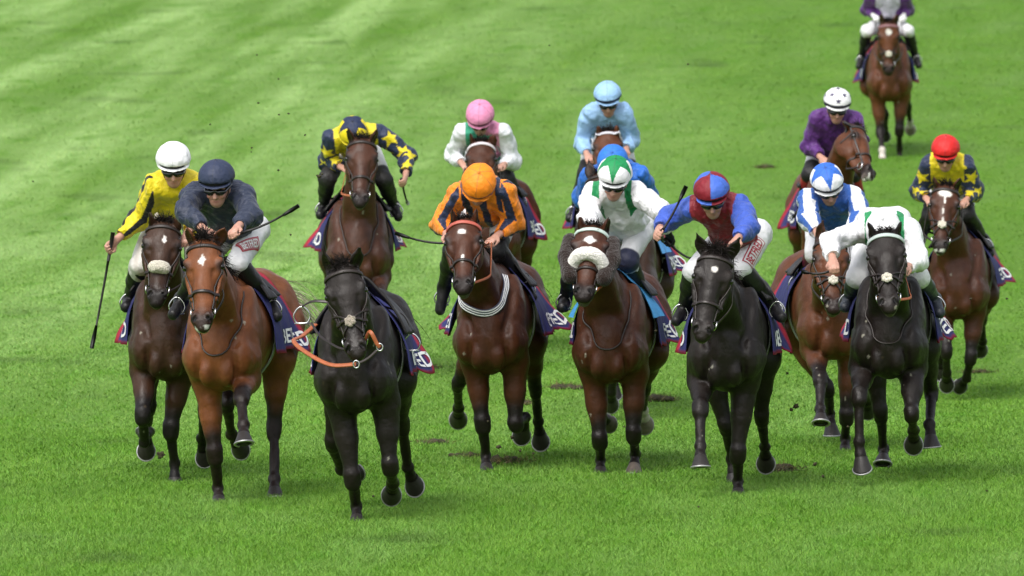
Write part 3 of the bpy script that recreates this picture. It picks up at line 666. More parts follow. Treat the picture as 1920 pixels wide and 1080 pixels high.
    # saddle cloth: cast over the back, hanging free below the widest line
    def drape(x0, x1, zb, nx, off, flare=0.0, seed=0):
        xs = np.linspace(x0, x1, nx); ph = np.linspace(-2.0, 2.0, 61); rows = []
        for x in xs:
            A = np.array([x, 0, 1.18]); D = np.stack([0*ph, np.sin(ph), np.cos(ph)], 1); P = S.cast(A+D*.6, -D, .6, 70); P = P+D*off; P[:, 0] = x; rows.append(P)
        R_ = np.array(rows); out = []
        for sgn in (-1, 1):
            half = R_[:, 30::sgn]; half = half[:, :31]; y = np.maximum.accumulate(half[..., 1]*sgn, axis=1)
            z = np.minimum.accumulate(half[..., 2], axis=1); half2 = np.stack([half[..., 0], y*sgn, z], -1); new = []
            for r in half2:
                zz = np.concatenate([r[:, 2]]); d = np.concatenate([[0], np.cumsum(np.linalg.norm(np.diff(r, axis=0), axis=1))])
                ib = np.argmax(zz < zb) if (zz < zb).any() else len(zz)-1; L = d[ib]; t = np.linspace(0, L, 22); new.append(np.stack([np.interp(t, d, r[:, q]) for q in range(3)], 1))
            new = np.array(new); t = np.linspace(0, 1, 22)[None, :]; rear = np.clip((x1-xs)/(x1-x0), 0, 1)[:, None]
            wv = .016*np.sin(xs*17+seed+sgn)[:, None]*t**2+.010*np.sin(xs*41+seed*2)[:, None]*t**3
            new[..., 1] += sgn*(wv+flare*(t**3)*(.25+.75*rear)+.035*t**2); new[..., 2] += flare*.35*t**3*rear
            out.append(new)
        return np.concatenate([out[0][:, :0:-1], out[1]], 1), xs
    fl = H.get('flare', .04)*.8; G_, xs = drape(-.66, .16, H.get('clothz', 1.02), 30, .016, fl, len(H['id'])+H['D']); nx, nv, _ = G_.shape
    t = np.abs(np.linspace(-1, 1, nv))[None, :]*np.ones((nx, 1)); xr = np.linspace(0, 1, nx)[:, None]*np.ones((1, nv))
    C = np.tile((.018, .020, .110), (nx*nv, 1)); e = ((t > .955) | (xr < .05)).ravel(); C[e] = (.34, .010, .030)
    blk = ((t > .62) & (t < .90) & (xr > .08) & (xr < .62)).ravel()
    up = .018
    cl = mesh('saddle_cloth', (G_+dz).reshape(-1, 3), grid_faces(nx, nv), 'cloth', root, C)
    md = cl.modifiers.new('thick', 'SOLIDIFY'); md.thickness = .006; md.offset = 1
    # lettering low on each side, rear half
    for q in (-1, 1):
        half = G_[:, nv//2:] if q > 0 else G_[:, nv//2::-1]; hn = half.shape[1]
        def on(u, v, o=.010):
            """u in m from rear edge, v in m up from the bottom edge"""
            x = np.clip(u/(.82), 0, 1)*(nx-1); L = np.linalg.norm(np.diff(half, axis=1), axis=2).sum(1).mean(); y = np.clip(1-v/L, 0, 1)*(hn-1)
            i = np.clip(x.astype(int), 0, nx-2); j = np.clip(y.astype(int), 0, hn-2); fx = (x-i)[:, None]; fy = (y-j)[:, None]
            p = half[i, j]*(1-fx)*(1-fy)+half[i+1, j]*fx*(1-fy)+half[i, j+1]*(1-fx)*fy+half[i+1, j+1]*fx*fy
            du = half[i+1, j]-half[i, j]; dv = half[i, j]-half[i, j+1]; nm_ = np.cross(du, dv); nm_ /= np.linalg.norm(nm_, axis=1, keepdims=True)+1e-9
            nm_ *= np.sign(nm_[:, 1:2])*q; return p+nm_*o+dz
        tv, tf = text_mesh('BETFRED'); tw = tv[:, 0].max()
        u = tv[:, 0]/tw*.58; u = (.22+u) if q < 0 else (H.get('lu', .50)-u*.85)
        g = Geo(); g.add(on(u, .05+tv[:, 1]/.7*.105, .012), None, tf); g.build('lettering', 'white', cl, False)
    # number cloth / coloured pad for some
    if H.get('padcol'):
        P2, _ = drape(.02, .30, 1.30, 12, .022, .01); mesh('number_pad', (P2+dz).reshape(-1, 3), grid_faces(*P2.shape[:2]), 'cloth', root, np.tile(H['padcol'], (P2.shape[0]*P2.shape[1], 1)))
    # saddle: seat shell, flaps, girth, stirrups
    sh, _ = drape(-.30, .14, 1.34 if H.get('loose') else 1.45, 16, .034, .0); nn2 = sh.shape[1]; tt = np.abs(np.linspace(-1, 1, nn2))[None, :]; xx = np.linspace(-1, 1, 16)[:, None]
    sh[..., 2] += .045*(1-tt**2)*np.abs(xx)**3; sh[..., 2] += .02*(1-tt)
    so_ = mesh('saddle', (sh+dz).reshape(-1, 3), grid_faces(16, nn2), H.get('saddlemat', 'leather'), root); md = so_.modifiers.new('thick', 'SOLIDIFY'); md.thickness = .016; md.offset = 1
    for q in (-1, 1):
        foot = (J['toe'+('R' if q < 0 else 'L')]*.55+J['ank'+('R' if q < 0 else 'L')]*.45+np.array([0, 0, -.045])) if J is not None else np.array([-.02, q*.40, 1.02])
        foot = foot if J is not None else (fr.l(fr.at(566, 606, -.1)) if q < 0 else np.array([-.10, .33, 1.22])); foot = foot+dz; top = np.array([-.02, q*.12, 1.53])+dz; g = Geo(); t = np.linspace(-2.2, 2.2, 18)+np.pi
        w_ = .058; arch = np.stack([0*t, np.sin(t)*w_, .055-np.cos(t)*-.062], 1); arch = np.stack([0*t, np.sin(t)*w_, .05+.075*(-np.cos(t))*-1*-1], 1)
        tb = np.linspace(0, 2*np.pi, 24, endpoint=False); loop = np.stack([0*tb, .056*np.sin(tb)*(1-.25*np.clip(np.cos(tb), 0, 1)), .05+.062*np.cos(tb)], 1); loop[:, 2] = np.maximum(loop[:, 2], .0)
        tube(g, foot+loop, .006, 7, closed=True); g.add(foot+np.array([[a, b, c] for a in (-.02, .02) for b in (-.05, .05) for c in (-.006, .002)]), [(0, 1, 3, 2), (4, 6, 7, 5), (0, 4, 5, 1), (2, 3, 7, 6), (0, 2, 6, 4), (1, 5, 7, 3)])
        g.build('stirrup_iron', 'steel', so_); g = Geo(); e_ = foot+np.array([0, 0, .115]); m_ = (top+e_)/2+np.array([0, q*.05, .03]); Pp = bez([top, m_, e_], 14); strap(g, Pp, np.tile([0, q*1., .2], (len(Pp), 1)), .022, .003); g.build('stirrup_leather', 'leather' if not H.get('loose') else 'strap', so_)
    g = Geo(); ths = np.linspace(-2.3, 2.3, 40)+np.pi; D = np.stack([0*ths, np.sin(ths), np.cos(ths)], 1); P = S.cast(np.array([-.05, 0, 1.18])+D*.6, -D, .6, 80)+D*.012+dz; strap(g, P, D, .07, .005, col=H.get('girthcol', (.25, .25, .26))); g.build('girth', 'paint', so_)

_tx = {}
def text_mesh(s):
    if s not in _tx:
        c = bpy.data.curves.new('t', 'FONT'); c.body = s; c.size = 1.0; c.offset = .022; c.resolution_u = 3; o = bpy.data.objects.new('t', c); COL.objects.link(o)
        dg = bpy.context.evaluated_depsgraph_get(); me = bpy.data.meshes.new_from_object(o.evaluated_get(dg))
        import bmesh
        bm = bmesh.new(); bm.from_mesh(me); bmesh.ops.triangulate(bm, faces=bm.faces)
        bmesh.ops.subdivide_edges(bm, edges=[e for e in bm.edges if e.calc_length() > .18], cuts=2); bmesh.ops.triangulate(bm, faces=bm.faces)
        V = np.array([v.co[:2] for v in bm.verts]); F = np.array([[v.index for v in f.verts] for f in bm.faces]); bm.free()
        bpy.data.objects.remove(o); bpy.data.curves.remove(c); bpy.data.meshes.remove(me); V[:, 0] -= V[:, 0].min(); _tx[s] = (V, F)
    return _tx[s]

# ------------------------------------------------------------------ riders
def pose_jockey(K, fr):
    J = {}; sx = K.get('sx', .40)
    def rt(px, lx): return fr.l(fr.at(px[0], px[1], lx))
    a = rt(K['shR'], sx); b = rt(K['shL'], sx); m = (a+b)/2; hw = max(np.linalg.norm(b-a)/2*.86, .14); d = nrm(b-a)
    J['shR'] = m-d*hw-np.array([0, 0, .045]); J['shL'] = m+d*hw-np.array([0, 0, .045]); J['shM'] = (J['shR']+J['shL'])/2
    hx, hy = K.get('hip', (0, 40)); sm = proj(fr.w(J['shM'])); hm = fr.l(solve(sm[0]+hx, sm[1]+hy, fr.w(J['shM']), .50, 'b', 'hip')); J['hipM'] = hm
    J['hipR'] = hm+np.array([0, -.10, -.02]); J['hipL'] = hm+np.array([0, .10, -.02])
    hc = rt(K['head'], sx+K.get('hx', .16)); ch = fr.l(solve(*K['chin'], fr.w(hc), .245, K.get('cs', 'b'), 'chin')); J['hc'] = hc
    J['hup'] = nrm(hc-ch); hy = math.radians(K.get('hyaw', 0)); f = np.array([math.cos(hy), math.sin(hy), 0.0])
    if K.get('down'): f = np.array([.15, 0, -1.0])
    J['hf'] = nrm(f-(f@J['hup'])*J['hup']); J['hl'] = np.cross(J['hup'], J['hf'])
    for s, g in (('R', -1), ('L', 1)):
        if 'el'+s in K: E = solve(K['el'+s][0], K['el'+s][1], fr.w(J['sh'+s]), .32, K['el'+s][2], K['id']+'el'+s)
        else: E = fr.w(J['sh'+s]+np.array([.12, g*.08, -.26]))
        J['el'+s] = fr.l(E)
        if 'ha'+s in K: Hd = solve(K['ha'+s][0], K['ha'+s][1], E, .345, K['ha'+s][2], K['id']+'ha'+s)
        else: Hd = fr.w(J['el'+s]+nrm(np.array([.70, g*.12, 1.66])-J['el'+s])*.34)
        J['hand'+s] = fr.l(Hd); J['wr'+s] = J['el'+s]+(J['hand'+s]-J['el'+s])*.80
        kn = K.get('kn'+s); an = K.get('an'+s); to = K.get('to'+s)
        kl = rt(kn, K.get('kx', .22)) if kn else np.array([.20, g*.205, 1.57])
        q = kl-J['hip'+s]; L = np.linalg.norm(q); kl = J['hip'+s]+q/L*np.clip(L, .36, .60)
        al = fr.l(solve(an[0], an[1], fr.w(kl), .44, 'b', K['id']+'an'+s)) if an else kl+nrm(np.array([-.24, g*.10, -.33]))*.43
        tl = fr.l(solve(to[0], to[1], fr.w(al), .17, 'f', K['id']+'to'+s)) if to else al+nrm(np.array([.14, g*.05, -.07]))*.16
        J['kn'+s], J['ank'+s], J['toe'+s] = kl, al, tl
    J['whipR'] = 'whip' in K and K['whip'][0] == 'R'; J['whipL'] = 'whip' in K and K['whip'][0] == 'L'
    return J

def hand_sdf(S, J, s, grip=None):
    """palm, four bent fingers of unequal length and a thumb, closed round the grip axis"""
    g = -1 if s == 'R' else 1; wr = J['wr'+s]; c = J['hand'+s]; a = nrm(c-wr)
    gx = nrm(grip) if grip is not None else nrm(np.array([0, 1., .15])*1.0); gx = nrm(gx-(gx@a)*a)     # across the knuckles
    pn = nrm(np.cross(a, gx)); pn = pn if pn[2] < 0 or grip is not None else -pn                         # towards the palm side
    if grip is not None and pn[2] > 0: pn = -pn
    S.cone(wr-a*.03, wr+a*.03, .026, .026, .012, sq=(pn, .8)); S.cone(wr+a*.025, wr+a*.075, .034, .040, .012, sq=(pn, .45))
    for i, (o, L) in enumerate(((-.030, .9), (-.010, 1.05), (.011, 1.0), (.031, .82))):
        p0 = wr+a*.085+gx*o; p1 = p0+(a*.030*L+pn*.010); p2 = p1+(a*.006+pn*.030*L); p3 = p2+(-a*.022*L+pn*.006)
        S.cone(p0-a*.02, p1, .0105, .0100, .004); S.cone(p1, p2, .0100, .0092, .003); S.cone(p2, p3, .0092, .0078, .003)
    t0 = wr+a*.030+gx*.030*(-g if False else 1); t1 = t0+a*.030+gx*.018+pn*.016; t2 = t1+a*.026-gx*.012+pn*.020
    S.cone(t0, t1, .014, .0125, .006); S.cone(t1, t2, .0125, .009, .004)
    return wr+a*.085+pn*.020, gx

def make_jockey(K, fr, dz, H, J):
    jr = empty('person', tuple(fr.w((-.05, 0, 1.20))), math.atan2(fr.F[1], fr.F[0]), K['label'], 'jockey', 'jockeys riding in the race')
    off = np.array([.05, 0, -1.20]); X = {k: v+off for k, v in J.items() if isinstance(v, np.ndarray)}
    for k in ('hup', 'hf', 'hl'): X[k] = J[k]
    hc, up, f, lt = X['hc'], X['hup'], X['hf'], X['hl']; hs = 1.0
    shM, hipM = X['shM'], X['hipM']; tax = nrm(shM-hipM); lat = nrm(X['shL']-X['shR']); lat = nrm(lat-(lat@tax)*tax); fro = np.cross(lat, tax)
    pts = np.array([X[k] for k in X if k not in ('hup', 'hf', 'hl')]); lo = pts.min(0)-.17; hi = pts.max(0)+.17; vh = .0075/Q if H['D'] < 70 else .009/Q
    grips = {}
    if 'whip' in K:
        s = K['whip'][0]; p1 = fr.l(fr.at(K['whip'][1][0], K['whip'][1][1], J['hand'+s][0]+K.get('wd', 0))); p2 = fr.l(fr.at(K['whip'][2][0], K['whip'][2][1], J['hand'+s][0]-K.get('wd', 0))); grips[s] = nrm(p2-p1)
    # ---- body: one continuous figure
    S = SDF(lo, hi, vh)
    S.cone(hipM, shM-tax*.08, .10, .12, .04, sq=(fro, .62)); S.cone(X['shR'], X['shL'], .055, .055, .04); S.ell(hipM, (.10, .14, .10), .04, [tax, lat, fro])
    hb = hc-up*.13-f*.035; S.cone(shM, hb, .062, .055, .03)
    S.ell(hc-up*.035-f*.01, (.098, .082, .108), .02, [f, lt, up]); S.ell(hc-up*.095+f*.022, (.078, .068, .090), .03, [f, lt, up])
    S.ell(hc-up*.165+f*.045, (.045, .048, .042), .02, [f, lt, up]); S.cone(hc-up*.13-f*.02+lt*.045, hc-up*.175+f*.045, .03, .028, .02); S.cone(hc-up*.13-f*.02-lt*.045, hc-up*.175+f*.045, .03, .028, .02)
    for g in (-1, 1): S.ell(hc-up*.118+f*.068+lt*g*.040, (.022, .024, .020), .012, [f, lt, up]); S.ell(hc-up*.095-f*.01+lt*g*.080, (.020, .010, .032), .006, [f, lt, up])
    S.cone(hc-up*.075+f*.088, hc-up*.118+f*.112, .010, .015, .010); S.ell(hc-up*.120+f*.098, (.012, .020, .010), .006, [f, lt, up])
    S.ell(hc-up*.150+f*.082, (.012, .026, .007), .004, [f, lt, up]); S.ell(hc-up*.160+f*.080, (.011, .020, .007), .004, [f, lt, up])
    S.cone(hc-up*.155+f*.096-lt*.020, hc-up*.155+f*.096+lt*.020, .0035, .0035, .003, sub=True)
    hold = {}
    for s in 'RL':
        S.cone(X['sh'+s], X['el'+s], .052, .040, .02); S.cone(X['el'+s], X['wr'+s], .040, .026, .015)
        hold[s] = hand_sdf(S, X, s, grips.get(s))
        S.cone(X['hip'+s], X['kn'+s], .080, .050, .02); S.cone(X['kn'+s], X['ank'+s], .050, .034, .015); S.cone(X['ank'+s], X['toe'+s], .034, .030, .01)
    P, F = S.extract(1); C = np.tile((.50, .27, .20), (len(P), 1)); r = P-hc; a = r@up; b = r@f; c = r@lt
    onf = (np.abs(a) < .25) & (np.hypot(b, c) < .16)
    C = mixc(C, onf*.55*np.exp(-(((a+.155)/.008)**2+(c/.026)**2))*(b > .06), (.30, .07, .06)); C = mixc(C, onf*.35*np.exp(-(((a+.12)/.02)**2+((np.abs(c)-.045)/.02)**2)), (.55, .18, .13))
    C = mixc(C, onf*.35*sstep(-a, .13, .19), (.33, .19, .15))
    if K.get('glove'):
        for s in K['glove'].split(','):
            dd = np.linalg.norm(P-X['hand'+s], axis=1); C = mixc(C, (dd < .13)*1.0, K.get('glovecol', (.012, .012, .014)))
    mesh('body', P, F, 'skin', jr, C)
    # ---- jersey
    S = SDF(lo, hi, vh*.92); A0 = dict()
    S.cone(hipM+tax*.02, shM-tax*.10, .155, .172, .05, sq=(fro, .70)); S.cone(X['shR']+(X['shL']-X['shR'])*.12, X['shL']+(X['shR']-X['shL'])*.12, .078, .078, .07)
    S.ell(shM-tax*.12-fro*.055, (.19, .16, .085), .05, [tax, lat, fro]); S.ell(shM-tax*.30+fro*.085, (.20, .150, .095), .05, [tax, lat, fro])
    for s in 'RL':
        S.cone(X['sh'+s], X['el'+s], .086, .074, .035); S.cone(X['el'+s]+(X['sh'+s]-X['el'+s])*.06, X['wr'+s], .078, .042, .03)
    S.cone(shM, shM+(hb-shM)*.42, .073, .066, .03)
    S.noise(.014, 12, K['seed']); S.noise(.007, 24, K['seed']+3)
    for s in 'RL':
        d = nrm(X['wr'+s]-X['el'+s]); S.cone(X['wr'+s]+d*.004, X['wr'+s]+d*.12, .07, .09, .002, sub=True)
    P, F = S.extract(1); N = normals(P, F)
    q = P-shM; T = dict(P=P, N=N, au=K.get('armu', .150), v=-(q@tax), u=q@lat, w=q@fro)
    da = {}
    for s in 'RL':
        d1, t1 = segd(P, X['sh'+s], X['el'+s]); d2, t2 = segd(P, X['el'+s], X['wr'+s]); up1 = d1 < d2; da[s] = np.minimum(d1, d2)
        axv = np.where(up1[:, None], nrm(X['el'+s]-X['sh'+s]), nrm(X['wr'+s]-X['el'+s])); base = np.where(up1[:, None], X['sh'+s], X['el'+s])
        rr = P-base; rr = rr-(rr*axv).sum(1, keepdims=True)*axv; ref = np.array([.85, 0, .35]); ref = ref-(axv@ref)[:, None]*axv; ref /= np.linalg.norm(ref, axis=1, keepdims=True); bi = np.cross(axv, ref)
        T['ang'+s] = np.arctan2((rr*bi).sum(1), (rr*ref).sum(1)); T['t'+s] = np.where(up1, t1, 1+t2)
    sR = (P-X['shR']) @ nrm(X['shR']-X['shL']) ; sL = (P-X['shL']) @ nrm(X['shL']-X['shR'])
    onR = (da['R'] < .105) & (da['R'] < da['L']) & ((T['tR'] > .40) | (np.abs(T['u']) > T['au'])); onL = (da['L'] < .105) & (da['L'] < da['R']) & ((T['tL'] > .40) | (np.abs(T['u']) > T['au']))
    T['arm'] = onR | onL; T['ang'] = np.where(onR, T['angR'], -T['angL']); T['t'] = np.where(onR, T['tR'], T['tL']); T['isR'] = onR
    C = K['paint'](T); mesh('jersey', P, F, 'silk', jr, C)
    # ---- breeches
    S = SDF(lo, hi, vh); S.ell(hipM-tax*.03, (.13, .165, .125), .04, [tax, lat, fro]); S.cone(hipM, hipM+tax*.10, .125, .125, .04, sq=(fro, .75))
    for s in 'RL':
        S.ell(X['hip'+s]-tax*.06-fro*.05, (.11, .095, .10), .04, [tax, lat, fro]); S.cone(X['hip'+s], X['kn'+s], .105, .074, .03)
        d = nrm(X['ank'+s]-X['kn'+s]); S.cone(X['kn'+s], X['kn'+s]+d*.10, .073, .066, .03)
    S.noise(.006, 12, K['seed']+1); S.noise(.003, 30, K['seed']); P, F = S.extract(2); bc = np.tile(K.get('breech', (.70, .70, .72)), (len(P), 1))
    if K.get('lb', K['id'] in ('4', '5', '6', '7', '13', '14', '8')):
        for s in 'RL': bc = mixc(bc, 1-sstep(np.linalg.norm(P-X['kn'+s], axis=1), .13, .15), (.012, .011, .012))
    if K['id'] == '9':
        for s in 'RL': bc = mixc(bc, 1-sstep(np.linalg.norm(P-X['kn'+s], axis=1), .09, .10), (.015, .018, .05))
    if K.get('mud'): bc = mixc(bc, .6*sstep(fold(P[:, 0]*9, P[:, 1]*9, P[:, 2]*9, 2), -.2, .6), (.30, .22, .14))
    br = mesh('breeches', P, F, 'breech', jr, bc)
    for s in K.get('text', ()):
        # BETFRED patch down the thigh
        g = -1 if s == 'R' else 1; a_ = X['hip'+s]+(X['kn'+s]-X['hip'+s])*.30; b_ = X['hip'+s]+(X['kn'+s]-X['hip'+s])*.98; d = nrm(b_-a_); o_ = nrm(np.array([.70, g*.55, .35])); o_ = nrm(o_-(o_@d)*d); v_ = np.cross(o_, d)
        tv, tf = text_mesh('BETFRED'); tw = tv[:, 0].max(); L = np.linalg.norm(b_-a_); sgn = -1 if (fr.R@v_)@CU < 0 else 1; dd = d*sgn; st = a_ if sgn > 0 else b_
        # read from left to right in the sense of the lens' horizontal
        rd = -d if (fr.R@d)@CR < 0 else d; st = a_ if rd @ d > 0 else b_; hgt = .072
        if K.get('textrot'):
            an_ = math.radians(K['textrot']); L = .155; ce_ = a_*.55+b_*.45; rd = rd*math.cos(an_)+np.cross(o_, rd)*math.sin(an_); st = ce_-rd*L/2; hgt = .062
        vv = np.cross(o_, rd)
        def on(uu, ww, o):
            p = st+rd*uu[:, None]+vv*ww[:, None]+o_*.2; return S.cast(p, np.tile(-o_, (len(p), 1)), .3, 70)+o_*o
        uu, ww = np.meshgrid(np.linspace(-.012, L+.012, 24), np.linspace(-hgt*.5-.012, hgt*.5+.012, 8), indexing='ij')
        g1 = Geo(); g1.add(on(uu.ravel(), ww.ravel(), .004), grid_faces(24, 8)); uu, ww = np.meshgrid(np.linspace(-.005, L+.005, 24), np.linspace(-hgt*.5-.005, hgt*.5+.005, 8), indexing='ij')
        pt = mesh('sponsor_patch', g1.V[0], g1.F4[0], 'paint', br, np.tile((.38, .02, .04), (192, 1)))
        g2 = Geo(); g2.add(on(uu.ravel(), ww.ravel(), .0065), grid_faces(24, 8), None, (.70, .68, .68) if K.get('patch') != 'dark' else (.42, .16, .18)); 
        g3 = Geo(); g3.add(on(tv[:, 0]/tw*L*.94+L*.03, (tv[:, 1]/.7-.5)*hgt*.86, .009), None, tf, (.40, .02, .04) if K.get('patch') != 'dark' else (.75, .75, .76))
        g2.add(g3.V[0], None, g3.F3[0], g3.C[0]); g2.build('lettering', 'paint', br, False)
    # ---- boots
    for s in 'RL':
        kn, an, to = X['kn'+s], X['ank'+s], X['toe'+s]; d = nrm(an-kn); tt = nrm(to-an); al = np.array([kn, an, to]); S = SDF(al.min(0)-.12, al.max(0)+.12, .0075)
        S.cone(kn-d*.02, kn+d*.20, .078, .066, .02); S.cone(kn+d*.20, an, .064, .043, .02); S.cone(an, an+d*.035, .045, .043, .02)
        hl = an-tt*.035+np.array([0, 0, -.045]); S.cone(hl, to+np.array([0, 0, -.01]), .036, .034, .03); S.cone(an, to, .042, .032, .03)
        S.cone(hl+np.array([0, 0, -.03]), hl+tt*.03+np.array([0, 0, -.03]), .030, .030, .008); S.plane(kn+d*.0, -d); S.noise(.003, 22, 1); P, F = S.extract(1)
        bcol = K.get('boot', (.012, .011, .012)); C = np.tile(bcol, (len(P), 1)); dz_ = (P-kn)@d
        if K.get('boottop'): C = mixc(C, (dz_ < .16)*1.0, K['boottop'])
        mesh('boot', P, F, M['boot'], jr, C)
    # ---- helmet, cap cover, goggles
    S = SDF(hc-.22, hc+.22, .006/Q)
    S.ell(hc-f*.004, (.140, .117, .108), .01, [f, lt, up]); S.plane(hc-up*.075+f*.0, -up+f*.22); S.cone(hc-up*.02-f*.06+lt*.088, hc-up*.10-f*.01+lt*.080, .014, .010, .01); S.cone(hc-up*.02-f*.06-lt*.088, hc-up*.10-f*.01-lt*.080, .014, .010, .01)
    P, F = S.extract(1); hel = mesh('helmet', P, F, 'leather', jr)
    S = SDF(hc-.24, hc+.24, .0055/Q); S.ell(hc, (.150, .127, .118), .01, [f, lt, up]); S.plane(hc-up*.020, -up+f*.10)
    bb = hc-up*.024+f*.056; bt = nrm(f-up*.16); bn_ = np.cross(bt, lt); S.ell(bb, (.102, .114, .011), .012, [bt, lt, nrm(np.cross(bt, lt))])
    S.cone(hc+up*.118, hc+up*.122, .012, .010, .010); S.noise(.0028, 22, K['seed']); S.noise(.0014, 48, K['seed'])
    P, F = S.extract(2); r = P-hc; Tc = dict(f=r@f, l=r@lt, u=r@up); Tc['brim'] = (Tc['f'] > .09) & (Tc['u'] < -.014) | (Tc['u'] < -.024)
    Tc['band'] = (Tc['u'] < .008) & ~Tc['brim']
    C = K['cap'](Tc); az = np.arctan2(Tc['l'], Tc['f']); sm_ = np.abs(np.sin(az*3+.5*np.pi*0))*np.hypot(Tc['l'], Tc['f'])/3; C = mixc(C, (sm_ < .0030)*(Tc['u'] > .0)*.35, np.array([.05, .05, .06])); mesh('cap_cover', P, F, 'cap', hel, C)
    g = Geo()
    for q in (-1, 1): g_ = bez([hc-up*.05+lt*q*.092-f*.01, hc-up*.12+lt*q*.075+f*.01, hc-up*.195+lt*q*.03+f*.035, hc-up*.205+f*.04], 14); strap(g, g_, np.tile(lt*q-up*.4, (len(g_), 1)), .016, .003)
    g.build('chin_strap', 'strap', hel)
    S = SDF(hc-.2, hc+.2, .005/Q)
    for q in (-1, 1): S.ell(hc-up*.084+f*.090+lt*q*.036, (.022, .037, .024), .008, [nrm(f+lt*q*.45), nrm(lt-f*q*.45), up])
    S.cone(hc-up*.08+f*.085+lt*.066, hc-up*.07-f*.03+lt*.092, .012, .010, .008); S.cone(hc-up*.08+f*.085-lt*.066, hc-up*.07-f*.03-lt*.092, .012, .010, .008)
    S.cone(hc-up*.072+f*.104-lt*.012, hc-up*.072+f*.104+lt*.012, .009, .009, .006)
    P, F = S.extract(1); mesh('goggles', P, F, 'lens', jr)
    # ---- whip: held, so a thing of its own
    if 'whip' in K:
        s, pa, pb, lab = K['whip']; c, gx = hold[s]; hp_ = c-off; wl = K.get('wl', .70); dirw = grips[s]; cw = fr.w(hp_)
        e1 = proj(cw); L1 = math.hypot(pa[0]-e1[0], pa[1]-e1[1]); L2 = math.hypot(pb[0]-e1[0], pb[1]-e1[1]); fo = FPX/H['D']; a0 = hp_-dirw*L1/fo; b0 = hp_+dirw*L2/fo
        wo = empty('whip', tuple(fr.w(a0)), math.atan2(fr.F[1], fr.F[0]), lab, 'whip', 'riding whips held by jockeys'); o0 = -a0; L = np.linalg.norm(b0-a0)
        sp = np.linspace(0, 1, 10)[:, None]; cur = a0+(b0-a0)*sp+np.array([0, 0, -.03])*np.sin(sp*np.pi); wd = cur+o0
        g = Geo(); tube(g, wd[:3], [.016, .013, .012], 8); g.build('handle', 'leather', wo)
        g = Geo(); tube(g, wd[2:8], np.linspace(.0095, .0075, 6), 7); g.build('shaft', 'leather', wo)
        g = Geo(); tube(g, wd[7:], [.010, .016, .015], 8); g.build('padded_flap', M['boot'] if K.get('wcol') is None else mat('flap', .5, K['wcol']), wo)
    return jr
M['boot'] = mat('boot_leather', 0.42, noise=0.25, nscale=20, bump=0.004, bscale=25, spec=.35)

# ---- silks
def c3(n, c): return np.tile(np.array(c, float), (n, 1))
YEL = (.72, .58, .015); NAVY = (.018, .028, .070); WHT = (.74, .75, .80); ORG = (.90, .26, .015); GRN = (.010, .24, .075); RBL = (.030, .115, .52); MAR = (.20, .012, .022)
PUR = (.095, .025, .17); LBL = (.30, .50, .78); PNK = (.72, .26, .44); RED = (.62, .02, .02)
def arm_stars(T, C, col, size=.074):
    L = .60; tt = T['t']*.30
    for i, (tc, ac) in enumerate(((.10, .1), (.25, -.25), (.38, .35), (.51, -.1), (.17, 2.1), (.36, 2.4), (.15, -2.1), (.33, -2.3), (.48, 2.2))):
        ua = (T['ang']-ac+np.pi) % (2*np.pi)-np.pi; m = starm(ua*.062, tt-tc, size*(1 if i < 4 else .9), rot=i*.7) & T['arm']; C[m] = col
def p_plain(c, c2=None):
    def f(T):
        C = c3(len(T['P']), c)
        if c2 is not None: C[T['arm']] = c2
        return C
    return f
def p_j1(T):
    C = c3(len(T['P']), YEL); A = T['arm']; C[A & (np.abs(np.abs(T['ang']-.25)-.85) < .30)] = (.012, .012, .016); C[A & (T['t'] > 1.86)] = (.02, .03, .09); return C
def p_star(T):
    C = c3(len(T['P']), YEL); C[T['arm']] = NAVY; arm_stars(T, C, YEL); return C
def p_j5(T):
    C = c3(len(T['P']), ORG); m = np.sin(T['u']*2*np.pi/.125+.8) > .25; C[~T['arm'] & m] = NAVY; C[T['arm'] & (np.cos(T['ang']*3+.6) > .45)] = NAVY; return C
def p_j6(T):
    C = c3(len(T['P']), WHT); b = ~T['arm']; C[b] = GRN_P; C[b & (T['v'] < .1) & (np.abs(T['u']) > .09)] = (.04, .36, .22); C[b & (T['u'] > .03) & (T['v'] < .3)] = PNK; C[b & (T['w'] > .05) & (np.abs(T['u']) < .09)] = (.03, .30, .20); return C
GRN_P = (.04, .33, .22)
def p_epau(T):
    C = c3(len(T['P']), (.80, .80, .82)); C[~T['arm'] & (np.abs(np.abs(T['u'])-.115) < .026) & (T['v'] < .16)] = GRN; C[T['arm'] & (T['t'] > 1.88) & (T['t'] < 1.94)] = (.02, .02, .03); return C
def p_j10(T):
    C = c3(len(T['P']), MAR); C[T['arm']] = (.045, .10, .46); return C
def p_j11(T):
    C = c3(len(T['P']), (.025, .10, .38)); C[~T['arm'] & (T['v'] > .23) & (T['v'] < .28)] = WHT
    C[T['arm']] = WHT; C[T['arm'] & (np.cos(T['ang']*3) < -.35)] = (.025, .10, .38); return C
def p_j15(T):
    C = c3(len(T['P']), (.55, .52, .66)); C[T['arm']] = PUR; return C
def k_plain(c, band=None, brim=None):
    def f(T):
        C = c3(len(T['f']), c)
        if brim: C[T['brim']] = brim
        if band: C[T['band']] = band
        return C
    return f
def k_star(base, col, R=.150, rot=0, brim=None, band=None, inner=.45, n=5):
    def f(T):
        C = c3(len(T['f']), base); r = np.hypot(T['f'], T['l']); el = np.arctan2(T['u'], r); rr = (np.pi/2-el)/(np.pi/2)*.2; a = np.arctan2(T['l'], T['f'])
        C[starm(rr*np.sin(a), rr*np.cos(a), R*1.25, rot, inner, n)] = col
        if brim is not None: C[T['brim']] = brim
        if band is not None: C[T['band']] = band
        return C
    return f
